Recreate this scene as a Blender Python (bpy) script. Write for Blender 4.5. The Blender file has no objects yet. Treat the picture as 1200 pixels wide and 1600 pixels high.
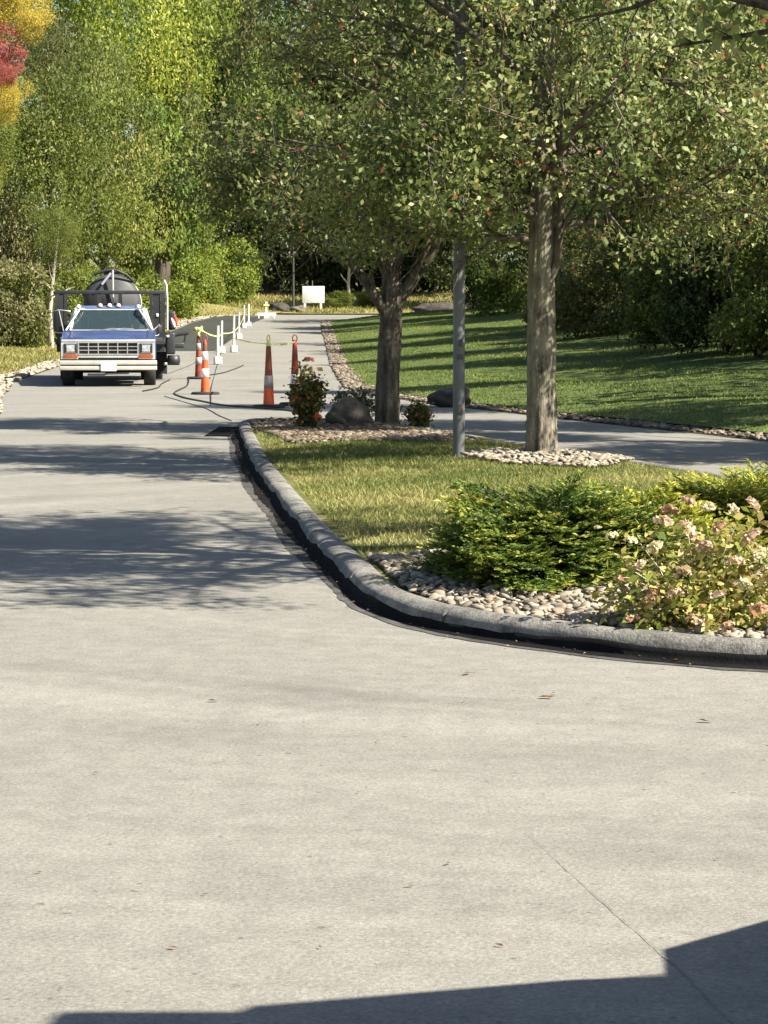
import bpy, bmesh, math
import numpy as np
from mathutils import Vector, Matrix

# ------------------------------------------------------------------ camera, sky, sun, exposure
S = bpy.context.scene
COL = S.collection
cam_d = bpy.data.cameras.new('camera'); cam = bpy.data.objects.new('camera', cam_d); COL.objects.link(cam)
S.camera = cam
cam_d.sensor_fit = 'VERTICAL'; cam_d.sensor_height = 24.0; cam_d.lens = 24.0 * 3559 / 1600
cam_d.clip_start = 0.1; cam_d.clip_end = 4000
PITCH = math.atan(288 / 3559)
cam.location = (0, 0, 1.25); cam.rotation_euler = (math.pi / 2 - PITCH, 0, 0)

SUN_EL, SUN_BACK = math.radians(44), math.radians(25)      # sun from the right, a little behind the camera
sdir = Vector((math.cos(SUN_EL) * math.cos(SUN_BACK), -math.cos(SUN_EL) * math.sin(SUN_BACK), math.sin(SUN_EL)))
w = bpy.data.worlds.new('World'); S.world = w; w.use_nodes = True
nt = w.node_tree; bg = nt.nodes['Background']
sky = nt.nodes.new('ShaderNodeTexSky'); sky.sky_type = 'NISHITA'; sky.sun_disc = False
sky.sun_elevation = SUN_EL; sky.sun_rotation = math.pi / 2 + SUN_BACK
nt.links.new(sky.outputs[0], bg.inputs[0]); bg.inputs[1].default_value = 0.055
ld = bpy.data.lights.new('sun', 'SUN'); ld.energy = 5.0; ld.angle = math.radians(0.55); ld.color = (1.0, 0.93, 0.80)
lo = bpy.data.objects.new('sun', ld); COL.objects.link(lo); lo.rotation_euler = sdir.to_track_quat('Z', 'Y').to_euler()
S.view_settings.view_transform = 'Standard'; S.view_settings.look = 'None'
S.view_settings.exposure = 1.6; S.view_settings.gamma = 1.0; S.view_settings.use_curve_mapping = False

# ------------------------------------------------------------------ helpers
def tag(o, label=None, cat=None, group=None, kind=None):
    if label: o['label'] = label
    if cat: o['category'] = cat
    if group: o['group'] = group
    if kind: o['kind'] = kind
    return o

def empty(name, loc=(0, 0, 0), rz=0.0, parent=None):
    o = bpy.data.objects.new(name, None); COL.objects.link(o); o.location = loc; o.rotation_euler = (0, 0, rz)
    o.empty_display_size = 0.1
    if parent: o.parent = parent
    return o

def link(name, me, parent=None, loc=None, rot=None, scale=None, mat=None):
    o = bpy.data.objects.new(name, me); COL.objects.link(o)
    if parent: o.parent = parent
    if loc is not None: o.location = loc
    if rot is not None: o.rotation_euler = rot
    if scale is not None: o.scale = scale if hasattr(scale, '__len__') else (scale,) * 3
    if mat is not None:
        if not me.materials: me.materials.append(mat)
        o.material_slots[0].link = 'OBJECT'; o.material_slots[0].material = mat
    return o

def unit(v):
    return v / np.maximum(np.linalg.norm(v, axis=-1, keepdims=True), 1e-9)

class MB:
    """collects faces, builds ONE mesh object"""
    def __init__(self): self.v = []; self.f = []; self.sm = []
    def add(self, vs, fs, smooth=False):
        b = len(self.v); self.v += [tuple(map(float, p)) for p in vs]
        for f in fs: self.f.append([i + b for i in f]); self.sm.append(smooth)
        return self
    def box(self, x0, x1, y0, y1, z0, z1, bev=0.0):
        if bev <= 0:
            vs = [(x, y, z) for z in (z0, z1) for y in (y0, y1) for x in (x0, x1)]
            return self.add(vs, [(0, 2, 3, 1), (4, 5, 7, 6), (0, 1, 5, 4), (2, 6, 7, 3), (0, 4, 6, 2), (1, 3, 7, 5)])
        bm = bmesh.new(); bmesh.ops.create_cube(bm, size=1)
        for q in bm.verts: q.co = Vector(((x0 + x1) / 2 + q.co.x * (x1 - x0), (y0 + y1) / 2 + q.co.y * (y1 - y0), (z0 + z1) / 2 + q.co.z * (z1 - z0)))
        bmesh.ops.bevel(bm, geom=bm.edges[:], offset=min(bev, 0.45 * min(x1 - x0, y1 - y0, z1 - z0)), segments=2, profile=0.6, affect='EDGES')
        bm.verts.index_update()
        self.add([q.co for q in bm.verts], [[q.index for q in f.verts] for f in bm.faces], True); bm.free(); return self
    def tube(self, pts, rad, n=8, cap=True, smooth=True):
        pts = [Vector(p) for p in pts]
        if not hasattr(rad, '__len__'): rad = [rad] * len(pts)
        vs = []; fs = []; ref = None
        for i, p in enumerate(pts):
            t = (pts[min(i + 1, len(pts) - 1)] - pts[max(i - 1, 0)]).normalized()
            if ref is None: ref = Vector((1, 0, 0)) if abs(t.x) < 0.9 else Vector((0, 1, 0))
            a = (ref - t * ref.dot(t)).normalized(); b = t.cross(a); ref = a
            for k in range(n):
                an = 2 * math.pi * k / n
                vs.append(p + (a * math.cos(an) + b * math.sin(an)) * rad[i])
        for i in range(len(pts) - 1):
            for k in range(n):
                fs.append((i * n + k, i * n + (k + 1) % n, (i + 1) * n + (k + 1) % n, (i + 1) * n + k))
        self.add(vs, fs, smooth)
        if cap:
            m = len(pts) - 1
            self.add(vs[:n], [list(range(n))[::-1]]); self.add(vs[m * n:], [list(range(n))])
        return self
    def lathe(self, prof, n=20, c=(0, 0, 0), smooth=True):
        vs = []; fs = []
        for r, z in prof:
            for k in range(n):
                a = 2 * math.pi * k / n; vs.append((c[0] + r * math.cos(a), c[1] + r * math.sin(a), c[2] + z))
        for i in range(len(prof) - 1):
            for k in range(n): fs.append((i * n + k, i * n + (k + 1) % n, (i + 1) * n + (k + 1) % n, (i + 1) * n + k))
        return self.add(vs, fs, smooth)
    def prism(self, poly, x0, x1, axis='x'):
        """poly of (a,b) extruded along x (a=y,b=z) or y (a=x,b=z)"""
        n = len(poly)
        if axis == 'x': vs = [(x0, a, b) for a, b in poly] + [(x1, a, b) for a, b in poly]
        else: vs = [(a, x0, b) for a, b in poly] + [(a, x1, b) for a, b in poly]
        fs = [list(range(n))[::-1], [i + n for i in range(n)]] + [(i, (i + 1) % n, (i + 1) % n + n, i + n) for i in range(n)]
        return self.add(vs, fs)
    def mesh(self, name, mat=None):
        me = bpy.data.meshes.new(name); me.from_pydata(self.v, [], self.f)
        me.polygons.foreach_set('use_smooth', self.sm)
        bm = bmesh.new(); bm.from_mesh(me); bmesh.ops.recalc_face_normals(bm, faces=bm.faces[:]); bm.to_mesh(me); bm.free()
        if mat: me.materials.append(mat)
        return me
    def build(self, name, mat, parent=None, loc=None, rot=None):
        return link(name, self.mesh(name, mat), parent, loc, rot)

def raw_mesh(name, V, F, rnd=None, mat=None, smooth=False):
    """V (n,3), F (m,k) arrays with a per-vertex attribute rnd"""
    me = bpy.data.meshes.new(name); n = len(V); m, k = F.shape
    me.vertices.add(n); me.vertices.foreach_set('co', np.ascontiguousarray(V, dtype=np.float32).ravel())
    me.loops.add(m * k); me.loops.foreach_set('vertex_index', F.astype(np.int32).ravel())
    me.polygons.add(m); me.polygons.foreach_set('loop_start', np.arange(0, m * k, k, dtype=np.int32))
    me.polygons.foreach_set('loop_total', np.full(m, k, dtype=np.int32))
    if smooth: me.polygons.foreach_set('use_smooth', np.ones(m, dtype=bool))
    if rnd is not None:
        a = me.attributes.new('rnd', 'FLOAT', 'POINT'); a.data.foreach_set('value', rnd.astype(np.float32))
    me.update(calc_edges=True)
    if mat: me.materials.append(mat)
    return me

def leaf_mesh(name, C, size, rnd, rng, mat=None, up=0.5, aspect=0.3, axis=None, fold=0.25, normal=None):
    n = len(C); size = np.broadcast_to(size, (n,))[:, None]
    if axis is None: axis = unit(rng.normal(size=(n, 3)) * np.array([1, 1, .7]))
    nr = rng.normal(size=(n, 3)); nr[:, 2] += up * 2
    if normal is not None: nr = normal
    side = unit(np.cross(axis, nr)); nn = np.cross(side, axis)
    b = C - axis * size * .5; t = C + axis * size * .5; mid = C - axis * size * .06
    l = mid + side * size * aspect + nn * size * fold * .3; r = mid - side * size * aspect + nn * size * fold * .3
    V = np.stack([b, l, t, r], 1).reshape(-1, 3)
    F = np.arange(4 * n).reshape(n, 4)
    return raw_mesh(name, V, F, np.repeat(rnd, 4), mat)

# ------------------------------------------------------------------ materials
def newmat(name):
    m = bpy.data.materials.new(name); m.use_nodes = True
    return m, m.node_tree, m.node_tree.nodes['Principled BSDF']

def node(t, ty, **kw):
    n = t.nodes.new(ty)
    for k, v in kw.items(): setattr(n, k, v)
    return n

def ramp(t, stops, src):
    r = t.nodes.new('ShaderNodeValToRGB'); e = r.color_ramp.elements
    while len(e) < len(stops): e.new(0.5)
    for q, (p, c) in zip(e, stops): q.position = p; q.color = (*c, 1)
    t.links.new(src, r.inputs[0]); return r.outputs[0]

def mix(t, fac, a, b, mode='MIX'):
    m = t.nodes.new('ShaderNodeMix'); m.data_type = 'RGBA'; m.blend_type = mode
    for k, v in ((0, fac), (6, a), (7, b)):
        if hasattr(v, 'is_output'): t.links.new(v, m.inputs[k])
        elif k == 0: m.inputs[0].default_value = v
        else: m.inputs[k].default_value = (*v, 1)
    return m.outputs[2]

def noise(t, scale, detail=4, rough=.55, coord='Object', stretch=None):
    tc = t.nodes.new('ShaderNodeTexCoord'); src = tc.outputs[coord]
    if stretch:
        mp = t.nodes.new('ShaderNodeMapping'); mp.inputs['Scale'].default_value = stretch
        t.links.new(src, mp.inputs[0]); src = mp.outputs[0]
    n = t.nodes.new('ShaderNodeTexNoise'); n.inputs['Scale'].default_value = scale; n.inputs['Detail'].default_value = detail
    n.inputs['Roughness'].default_value = rough; t.links.new(src, n.inputs['Vector']); return n.outputs['Fac']

def bump(t, p, h, strength=.4, dist=.02):
    b = t.nodes.new('ShaderNodeBump'); b.inputs['Strength'].default_value = strength; b.inputs['Distance'].default_value = dist
    t.links.new(h, b.inputs['Height']); t.links.new(b.outputs[0], p.inputs['Normal'])

def simple(name, col, rough=.6, metal=0.0, var=.25, scale=6.0, bmp=0.0, spec=.5, coat=0.0):
    m, t, p = newmat(name)
    f = noise(t, scale)
    c0 = tuple(x * (1 - var) for x in col); c1 = tuple(min(1, x * (1 + var)) for x in col)
    t.links.new(ramp(t, [(.3, c0), (.7, c1)], f), p.inputs['Base Color'])
    p.inputs['Roughness'].default_value = rough; p.inputs['Metallic'].default_value = metal
    p.inputs['Specular IOR Level'].default_value = spec; p.inputs['Coat Weight'].default_value = coat
    if bmp: bump(t, p, noise(t, scale * 6, 6, .7), bmp, .02)
    return m

def leafmat(name, stops, trans=.42, rough=.55, spec=.3):
    m, t, p = newmat(name)
    a = node(t, 'ShaderNodeAttribute', attribute_name='rnd')
    oi = t.nodes.new('ShaderNodeObjectInfo')
    c = ramp(t, stops, a.outputs['Fac'])
    hs = t.nodes.new('ShaderNodeHueSaturation')
    mr = node(t, 'ShaderNodeMapRange'); mr.inputs[3].default_value = .88; mr.inputs[4].default_value = 1.12
    t.links.new(oi.outputs['Random'], mr.inputs[0]); t.links.new(mr.outputs[0], hs.inputs['Value']); t.links.new(c, hs.inputs['Color'])
    c = hs.outputs[0]
    t.links.new(c, p.inputs['Base Color']); p.inputs['Roughness'].default_value = rough; p.inputs['Specular IOR Level'].default_value = spec
    tr = t.nodes.new('ShaderNodeBsdfTranslucent'); t.links.new(c, tr.inputs[0])
    ms = t.nodes.new('ShaderNodeMixShader'); ms.inputs[0].default_value = trans
    t.links.new(p.outputs[0], ms.inputs[1]); t.links.new(tr.outputs[0], ms.inputs[2])
    t.links.new(ms.outputs[0], t.nodes['Material Output'].inputs[0])
    return m

def asphalt_mat(name, a, b, rough=.85, streak=.16):
    m, t, p = newmat(name)
    big = noise(t, .35, 5, .6); fine = noise(t, 95, 3, .7); mid = noise(t, 9, 4, .6)
    tc0 = t.nodes.new('ShaderNodeTexCoord'); mp0 = t.nodes.new('ShaderNodeMapping'); mp0.inputs['Location'].default_value = (-2.2, -12.5, 0)
    t.links.new(tc0.outputs['Object'], mp0.inputs[0])
    gl = node(t, 'ShaderNodeVectorMath', operation='LENGTH'); t.links.new(mp0.outputs[0], gl.inputs[0])
    wb = noise(t, .22, 3, .5); wm = node(t, 'ShaderNodeMath', operation='MULTIPLY_ADD'); t.links.new(wb, wm.inputs[0]); wm.inputs[1].default_value = 1.2; t.links.new(gl.outputs['Value'], wm.inputs[2])
    n1 = node(t, 'ShaderNodeTexNoise', noise_dimensions='1D'); n1.inputs['Scale'].default_value = 2.1; n1.inputs['Detail'].default_value = 5; n1.inputs['Roughness'].default_value = .6
    t.links.new(wm.outputs[0], n1.inputs['W']); pm = noise(t, .5, 3, .5)
    mm = node(t, 'ShaderNodeMix'); mm.data_type = 'FLOAT'; mm.inputs[2].default_value = .5
    pr = node(t, 'ShaderNodeMapRange'); pr.inputs[1].default_value = .38; pr.inputs[2].default_value = .62; t.links.new(pm, pr.inputs[0])
    t.links.new(pr.outputs[0], mm.inputs[0]); t.links.new(n1.outputs[0], mm.inputs[3]); st = mm.outputs[0]
    c = ramp(t, [(.3, a), (.7, b)], big)
    c = mix(t, 1.0, c, ramp(t, [(.35, (1 - streak,) * 3), (.65, (1 + streak * .5,) * 3)], st), 'MULTIPLY')
    c = mix(t, 1.0, c, ramp(t, [(.3, (.72,) * 3), (.5, (.97,) * 3), (.72, (1.2,) * 3)], fine), 'MULTIPLY')
    c = mix(t, 1.0, c, ramp(t, [(.3, (.86,) * 3), (.7, (1.09,) * 3)], mid), 'MULTIPLY')
    blot = noise(t, 1.1, 3, .5)
    c = mix(t, 1.0, c, ramp(t, [(.28, (.86, .86, .87)), (.46, (1, 1, 1))], blot), 'MULTIPLY')
    tar = noise(t, 26, 2, .5)
    c = mix(t, 1.0, c, ramp(t, [(.24, (.55,) * 3), (.32, (1, 1, 1))], tar), 'MULTIPLY')
    vo = t.nodes.new('ShaderNodeTexVoronoi'); vo.inputs['Scale'].default_value = 70
    tc = t.nodes.new('ShaderNodeTexCoord'); t.links.new(tc.outputs['Object'], vo.inputs['Vector'])
    c = mix(t, 1.0, c, ramp(t, [(.0, (1.18, 1.16, 1.12)), (.25, (1, 1, 1)), (.8, (.85, .85, .86))], vo.outputs['Distance']), 'MULTIPLY')
    t.links.new(c, p.inputs['Base Color']); p.inputs['Roughness'].default_value = rough; p.inputs['Specular IOR Level'].default_value = .3
    bump(t, p, fine, .5, .006)
    return m

def ground_mat(name, stops, scale, rough=.95):
    m, t, p = newmat(name)
    f = noise(t, scale, 6, .65); g = noise(t, scale * 14, 4, .7)
    c = mix(t, 1.0, ramp(t, stops, f), ramp(t, [(.3, (.6,) * 3), (.7, (1.3,) * 3)], g), 'MULTIPLY')
    t.links.new(c, p.inputs['Base Color']); p.inputs['Roughness'].default_value = rough; p.inputs['Specular IOR Level'].default_value = .15
    bump(t, p, g, .6, .03); return m

def bark_mat(name, dark, light, lichen, lich_amt=.5):
    m, t, p = newmat(name)
    v = noise(t, 16, 5, .65, stretch=(1, 1, .18)); f = noise(t, 60, 3, .6, stretch=(1, 1, .4)); l = noise(t, 3.2, 5, .65)
    c = ramp(t, [(.34, dark), (.66, light)], v)
    c = mix(t, 1.0, c, ramp(t, [(.3, (.7,) * 3), (.7, (1.25,) * 3)], f), 'MULTIPLY')
    c = mix(t, ramp(t, [(.62 - .3 * lich_amt, (0, 0, 0)), (.72 - .2 * lich_amt, (.5,) * 3)], l), c, lichen)
    t.links.new(c, p.inputs['Base Color']); p.inputs['Roughness'].default_value = .95; p.inputs['Specular IOR Level'].default_value = .15
    bump(t, p, v, 1.0, .035); return m

def stone_mat(name, stops):
    m, t, p = newmat(name)
    oi = t.nodes.new('ShaderNodeObjectInfo'); a = node(t, 'ShaderNodeAttribute', attribute_name='rnd')
    ad = node(t, 'ShaderNodeMath', operation='ADD'); t.links.new(oi.outputs['Random'], ad.inputs[0]); t.links.new(a.outputs['Fac'], ad.inputs[1])
    fr = node(t, 'ShaderNodeMath', operation='FRACT'); t.links.new(ad.outputs[0], fr.inputs[0])
    c = ramp(t, stops, fr.outputs[0])
    c = mix(t, 1.0, c, ramp(t, [(.3, (.78,) * 3), (.7, (1.15,) * 3)], noise(t, 14, 4, .65)), 'MULTIPLY')
    t.links.new(c, p.inputs['Base Color']); p.inputs['Roughness'].default_value = .8
    return m

M = {}
M['asphalt'] = asphalt_mat('asphalt', (.198, .191, .168), (.245, .236, .206))
M['sealed'] = asphalt_mat('sealed_asphalt', (.042, .044, .042), (.062, .064, .06), rough=.5, streak=.08)
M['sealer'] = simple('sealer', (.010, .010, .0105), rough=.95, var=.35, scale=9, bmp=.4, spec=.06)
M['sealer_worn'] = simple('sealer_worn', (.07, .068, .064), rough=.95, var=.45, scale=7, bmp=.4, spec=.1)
m_, t_, p_ = newmat('kerb_concrete')
c_ = ramp(t_, [(.3, (.075, .072, .065)), (.5, (.185, .177, .158)), (.75, (.32, .305, .27))], noise(t_, 5, 6, .7))
c_ = mix(t_, 1.0, c_, ramp(t_, [(.3, (.62,) * 3), (.7, (1.25,) * 3)], noise(t_, 90, 3, .7)), 'MULTIPLY')
t_.links.new(c_, p_.inputs['Base Color']); p_.inputs['Roughness'].default_value = .95; bump(t_, p_, noise(t_, 45, 5, .7), .9, .02)
M['kerb'] = m_
M['soil'] = ground_mat('soil', [(.3, (.035, .028, .02)), (.7, (.085, .068, .048))], 5)
M['turf_island'] = ground_mat('turf_island', [(.3, (.065, .075, .022)), (.5, (.11, .115, .036)), (.7, (.18, .165, .065))], 1.6)
M['turf_lawn'] = ground_mat('turf_lawn', [(.3, (.045, .07, .017)), (.7, (.088, .116, .03))], .5)
M['turf_dry'] = ground_mat('turf_dry', [(.3, (.11, .115, .035)), (.55, (.21, .19, .07)), (.75, (.28, .24, .11))], .45)
M['forest_floor'] = ground_mat('forest_floor', [(.3, (.025, .03, .012)), (.7, (.07, .06, .03))], .4)
M['stone'] = stone_mat('river_stone', [(0, (.19, .155, .11)), (.3, (.31, .265, .195)), (.5, (.11, .088, .065)), (.8, (.37, .33, .26)), (1, (.2, .16, .115))])
M['stone_pale'] = stone_mat('pale_stone', [(0, (.30, .255, .185)), (.4, (.38, .335, .25)), (.7, (.17, .14, .1)), (1, (.34, .295, .22))])
M['mulch_stone'] = stone_mat('leaf_strewn_stone', [(0, (.055, .04, .028)), (.3, (.20, .16, .11)), (.5, (.075, .055, .038)), (.75, (.28, .24, .18)), (.85, (.1, .075, .05)), (1, (.055, .04, .028))])
M['boulder'] = simple('boulder_stone', (.10, .086, .068), .9, var=.6, scale=5, bmp=1.0)
M['boulder_dark'] = simple('dark_boulder_stone', (.045, .038, .032), .9, var=.5, scale=5, bmp=.9)
M['bark_lichen'] = bark_mat('bark_lichen', (.04, .034, .026), (.25, .22, .17), (.31, .295, .20), .62)
M['bark_grey'] = bark_mat('bark_grey', (.045, .038, .03), (.17, .145, .11), (.22, .2, .14), .2)
M['bark_dark'] = bark_mat('bark_dark', (.03, .025, .02), (.10, .085, .065), (.12, .12, .08), .1)
M['bark_pale'] = bark_mat('bark_pale', (.28, .25, .19), (.5, .46, .37), (.4, .38, .3), .1)
# leaves
M['lf_hero'] = leafmat('leaf_callery', [(0, (0.054, 0.090, 0.020)), (.4, (0.132, 0.172, 0.044)), (.75, (0.252, 0.276, 0.088)), (.93, (0.432, 0.402, 0.165)), (.975, (0.360, 0.230, 0.088)), (1, (0.336, 0.127, 0.066))], .4, .5, .4)
M['lf_hero2'] = leafmat('leaf_callery_deep', [(0, (0.050, 0.084, 0.018)), (.45, (0.125, 0.162, 0.040)), (.8, (0.237, 0.258, 0.077)), (.94, (0.388, 0.360, 0.132)), (.98, (0.325, 0.192, 0.066)), (1, (0.350, 0.120, 0.061))], .4, .5, .4)
M['lf_green'] = leafmat('leaf_green', [(0, (0.048, 0.086, 0.015)), (.5, (0.120, 0.178, 0.030)), (.85, (0.216, 0.259, 0.050)), (1, (0.336, 0.322, 0.075))])
M['lf_bright'] = leafmat('leaf_bright', [(0, (0.083, 0.130, 0.018)), (.5, (0.198, 0.254, 0.036)), (.85, (0.330, 0.346, 0.055)), (1, (0.495, 0.443, 0.085))])
M['lf_yellowgreen'] = leafmat('leaf_yellow_green', [(0, (.075, .115, .018)), (.5, (.17, .215, .034)), (.85, (.29, .30, .052)), (1, (.42, .38, .08))])
M['lf_olive'] = leafmat('leaf_olive', [(0, (0.065, 0.094, 0.018)), (.45, (0.156, 0.194, 0.037)), (.8, (0.260, 0.281, 0.061)), (1, (0.364, 0.325, 0.088))], .45)
M['lf_brown'] = leafmat('leaf_brown_green', [(0, (.07, .08, .026)), (.5, (.14, .145, .046)), (.85, (.22, .19, .07)), (1, (.3, .2, .09))], .45)
M['lf_yellow'] = leafmat('leaf_yellow', [(0, (.30, .25, .03)), (.5, (.48, .38, .055)), (1, (.6, .48, .11))], .4)
M['lf_red'] = leafmat('leaf_red', [(0, (.24, .06, .05)), (.6, (.4, .11, .10)), (1, (.5, .22, .13))], .4)
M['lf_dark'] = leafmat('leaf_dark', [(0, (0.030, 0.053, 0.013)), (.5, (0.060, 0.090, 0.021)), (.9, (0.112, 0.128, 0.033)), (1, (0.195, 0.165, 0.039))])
M['lf_pinkgrey'] = leafmat('leaf_pink_grey', [(0, (.12, .13, .05)), (.5, (.22, .22, .09)), (.85, (.32, .29, .14)), (1, (.4, .26, .19))])
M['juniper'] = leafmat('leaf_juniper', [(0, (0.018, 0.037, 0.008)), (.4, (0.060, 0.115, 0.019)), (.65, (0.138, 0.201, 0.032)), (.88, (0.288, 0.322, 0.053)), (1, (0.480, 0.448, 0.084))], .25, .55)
M['juniper_gold'] = leafmat('leaf_juniper_gold', [(0, (.025, .05, .01)), (.3, (.11, .165, .022)), (.6, (.29, .32, .04)), (1, (.58, .52, .09))], .3, .55)
M['lf_hydrangea'] = leafmat('leaf_hydrangea', [(0, (.10, .16, .03)), (.35, (.24, .27, .055)), (.65, (.44, .38, .12)), (.88, (.52, .40, .18)), (1, (.46, .22, .13))], .35, .5)
M['petal_cream'] = leafmat('petal_cream', [(0, (.55, .47, .26)), (.6, (.7, .62, .38)), (1, (.8, .72, .5))], .3)
M['petal_pink'] = leafmat('petal_pink', [(0, (0.403, 0.252, 0.168)), (.5, (0.582, 0.420, 0.288)), (1, (0.694, 0.600, 0.432))], .3)
M['petal_rust'] = leafmat('petal_rust', [(0, (0.299, 0.163, 0.096)), (.5, (0.483, 0.300, 0.180)), (1, (0.621, 0.475, 0.312))], .3)
M['lf_rose'] = leafmat('leaf_rose', [(0, (.03, .045, .014)), (.4, (.08, .095, .025)), (.7, (.19, .15, .035)), (.9, (.32, .18, .04)), (1, (.34, .1, .04))], .3)
M['lf_silver'] = leafmat('leaf_silver', [(0, (.06, .075, .04)), (.6, (.12, .14, .075)), (1, (.2, .2, .13))], .25)
M['lf_spirea'] = leafmat('leaf_spirea', [(0, (.05, .075, .015)), (.5, (.14, .15, .03)), (.8, (.26, .17, .06)), (1, (.34, .17, .09))], .3)
M['gr_island'] = leafmat('grass_island', [(0, (0.062, 0.090, 0.018)), (.4, (0.138, 0.162, 0.039)), (.75, (0.250, 0.240, 0.075)), (1, (0.388, 0.324, 0.138))], .3, .6, .3)
M['gr_lawn'] = leafmat('grass_lawn', [(0, (0.075, 0.113, 0.022)), (.6, (0.144, 0.185, 0.039)), (1, (0.237, 0.251, 0.067))], .3, .6, .3)
M['gr_dry'] = leafmat('grass_dry', [(0, (.11, .13, .03)), (.4, (.21, .205, .06)), (.8, (.33, .28, .105)), (1, (.42, .35, .16))], .3, .6, .3)
M['litter'] = leafmat('leaf_litter', [(0, (.07, .04, .02)), (.5, (.16, .09, .04)), (1, (.3, .2, .09))], .2)
# paint, metal, plastic
M['blue'] = simple('blue_paint', (.028, .048, .125), .5, var=.3, scale=3, coat=.05)
M['blue_faded'] = simple('blue_faded', (.06, .09, .175), .5, var=.25, scale=3, coat=.15)
M['chrome'] = simple('dull_chrome', (.6, .59, .56), .3, metal=.7, var=.14, scale=5)
M['bumper'] = simple('bumper_paint', (.52, .50, .44), .35, metal=.3, var=.14, scale=4)
M['silver'] = simple('silver_trim', (.5, .5, .5), .42, metal=.3, var=.12, scale=5)
M['black'] = simple('black_paint', (.016, .016, .018), .55, var=.4, scale=5)
M['frame_black'] = simple('black_steel', (.022, .023, .026), .5, var=.4, scale=4, spec=.5)
M['tank_black'] = simple('tank_black', (.045, .045, .047), .6, var=.5, scale=2.5)
M['rubber'] = simple('rubber', (.018, .018, .019), .9, var=.4, scale=8)
M['white'] = simple('white_plate', (.72, .72, .70), .5, var=.03)
M['white_plastic'] = simple('white_plastic', (.62, .60, .53), .5, var=.08, scale=8)
M['amber'] = simple('amber_lens', (.26, .06, .015), .35, var=.2)
M['cab_lamp'] = simple('cab_lamp', (.7, .42, .28), .35, var=.2)
M['lens'] = simple('lamp_lens', (.72, .74, .76), .12, metal=.7, var=.25, scale=30)
M['orange'] = simple('cone_orange', (.68, .10, .025), .6, var=.18, scale=7)
M['orange_dirty_shaded'] = simple('cone_orange_dirty_shaded', (.2, .052, .024), .7, var=.5, scale=9)  # darkened orange: tree shade painted in along with the dirt
M['orange_shaded'] = simple('cone_red_shaded', (.22, .034, .018), .7, var=.4, scale=9)  # orange taken down to dark red to paint the shade on a cone
M['band'] = simple('cone_band', (.8, .76, .7), .5, var=.15, scale=10)
M['band_dirty_shaded'] = simple('cone_band_dirty_shaded', (.33, .30, .28), .55, var=.4, scale=12)  # greyed band colour, holds painted shade as well as dirt
M['tape'] = simple('caution_tape', (.66, .63, .22), .5, var=.15, scale=10)
M['pole'] = simple('galvanised_pole', (.115, .12, .122), .6, metal=.15, var=.2, scale=3)
M['pole_dark'] = simple('dark_pole', (.05, .05, .045), .5, var=.2)
M['hose'] = simple('black_hose', (.02, .02, .021), .6, var=.3)
M['red'] = simple('red_cloth', (.45, .05, .04), .8, var=.2)
M['van_paint'] = simple('van_paint', (.5, .51, .52), .35, var=.04, coat=.4)
m_, t_, p_ = newmat('windscreen_glass')
p_.inputs['Base Color'].default_value = (.03, .05, .055, 1); p_.inputs['Roughness'].default_value = .06; p_.inputs['Specular IOR Level'].default_value = .8
p_.inputs['Alpha'].default_value = .66
M['glass'] = m_

# ------------------------------------------------------------------ terrain
def hy(y):
    y = np.minimum(np.asarray(y, float), 190.0); d = np.maximum(y - 45, 0)
    return .014 * d + .00018 * d * d
Ly = [-60, 8, 14, 20, 29, 34, 40, 50, 60, 73, 85, 105, 112, 114, 116, 118]
Lx = [-30, -8.5, -5.2, -4.7, -5.0, -5.7, -6.75, -8.1, -8.5, -8.6, -8.7, -8.9, -8.5, -7.6, -5.5, -2.0]
Ry = [-60, 2, 5, 10, 15, 19, 25, 31, 37, 42, 47, 60, 75, 95, 105, 107, 108.5, 109.2, 110, 118]
Rx = [40, 40, 16, 10.5, 7.6, 6.1, 4.25, 2.5, .9, -.2, -.85, -1.42, -1.9, -2.6, -2.9, -2.6, -1.4, 2, 40, 40]
L = lambda y: np.interp(y, Ly, Lx)
R = lambda y: np.interp(y, Ry, Rx)
def undul(x, y): return .03 * np.sin(x * .9 + 1.3) * np.sin(y * .31) + .02 * np.sin(x * 2.1 + y * .5)
def bank_r(t, y): return np.where(t > 0, .075 * t + .10 * np.clip((y - 42) / 30, 0, 1) * np.clip(t / 4, 0, 1) + .35 * np.clip((t - 6) / 10, 0, 1), 0)
def z_right(x, y): t = x - R(y) - .45; return hy(y) + .05 + bank_r(t, y) + undul(x, y) * np.clip(t / 2, 0, 1)
def z_left(x, y): t = L(y) - .6 - x; return hy(y) + .05 + np.where(t > 0, .10 * np.minimum(t, 14), 0) + undul(x, y) * np.clip(t / 2, 0, 1)
def z_far(x, y): return hy(y) + .06 + .5 * np.clip((y - 118) / 14, 0, 1) + undul(x * .5, y)
def zg(x, y):
    if y > 117: return float(z_far(x, y))
    if x > R(y) + .45: return float(z_right(x, y))
    if x < L(y) - .6: return float(z_left(x, y))
    return float(hy(y)) + .004

def loft(name, ys, xl, xr, nx, zf, mat, power=1.0):
    V = []; F = []
    for y in ys:
        a, b = xl(y), xr(y)
        for i in range(nx + 1):
            x = a + (b - a) * (i / nx) ** power; V.append((x, y, float(zf(x, y))))
    for j in range(len(ys) - 1):
        for i in range(nx): F.append((j * (nx + 1) + i, j * (nx + 1) + i + 1, (j + 1) * (nx + 1) + i + 1, (j + 1) * (nx + 1) + i))
    me = bpy.data.meshes.new(name); me.from_pydata(V, [], F); me.materials.append(mat)
    me.polygons.foreach_set('use_smooth', [True] * len(F))
    return tag(link(name, me), kind='structure')

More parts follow.
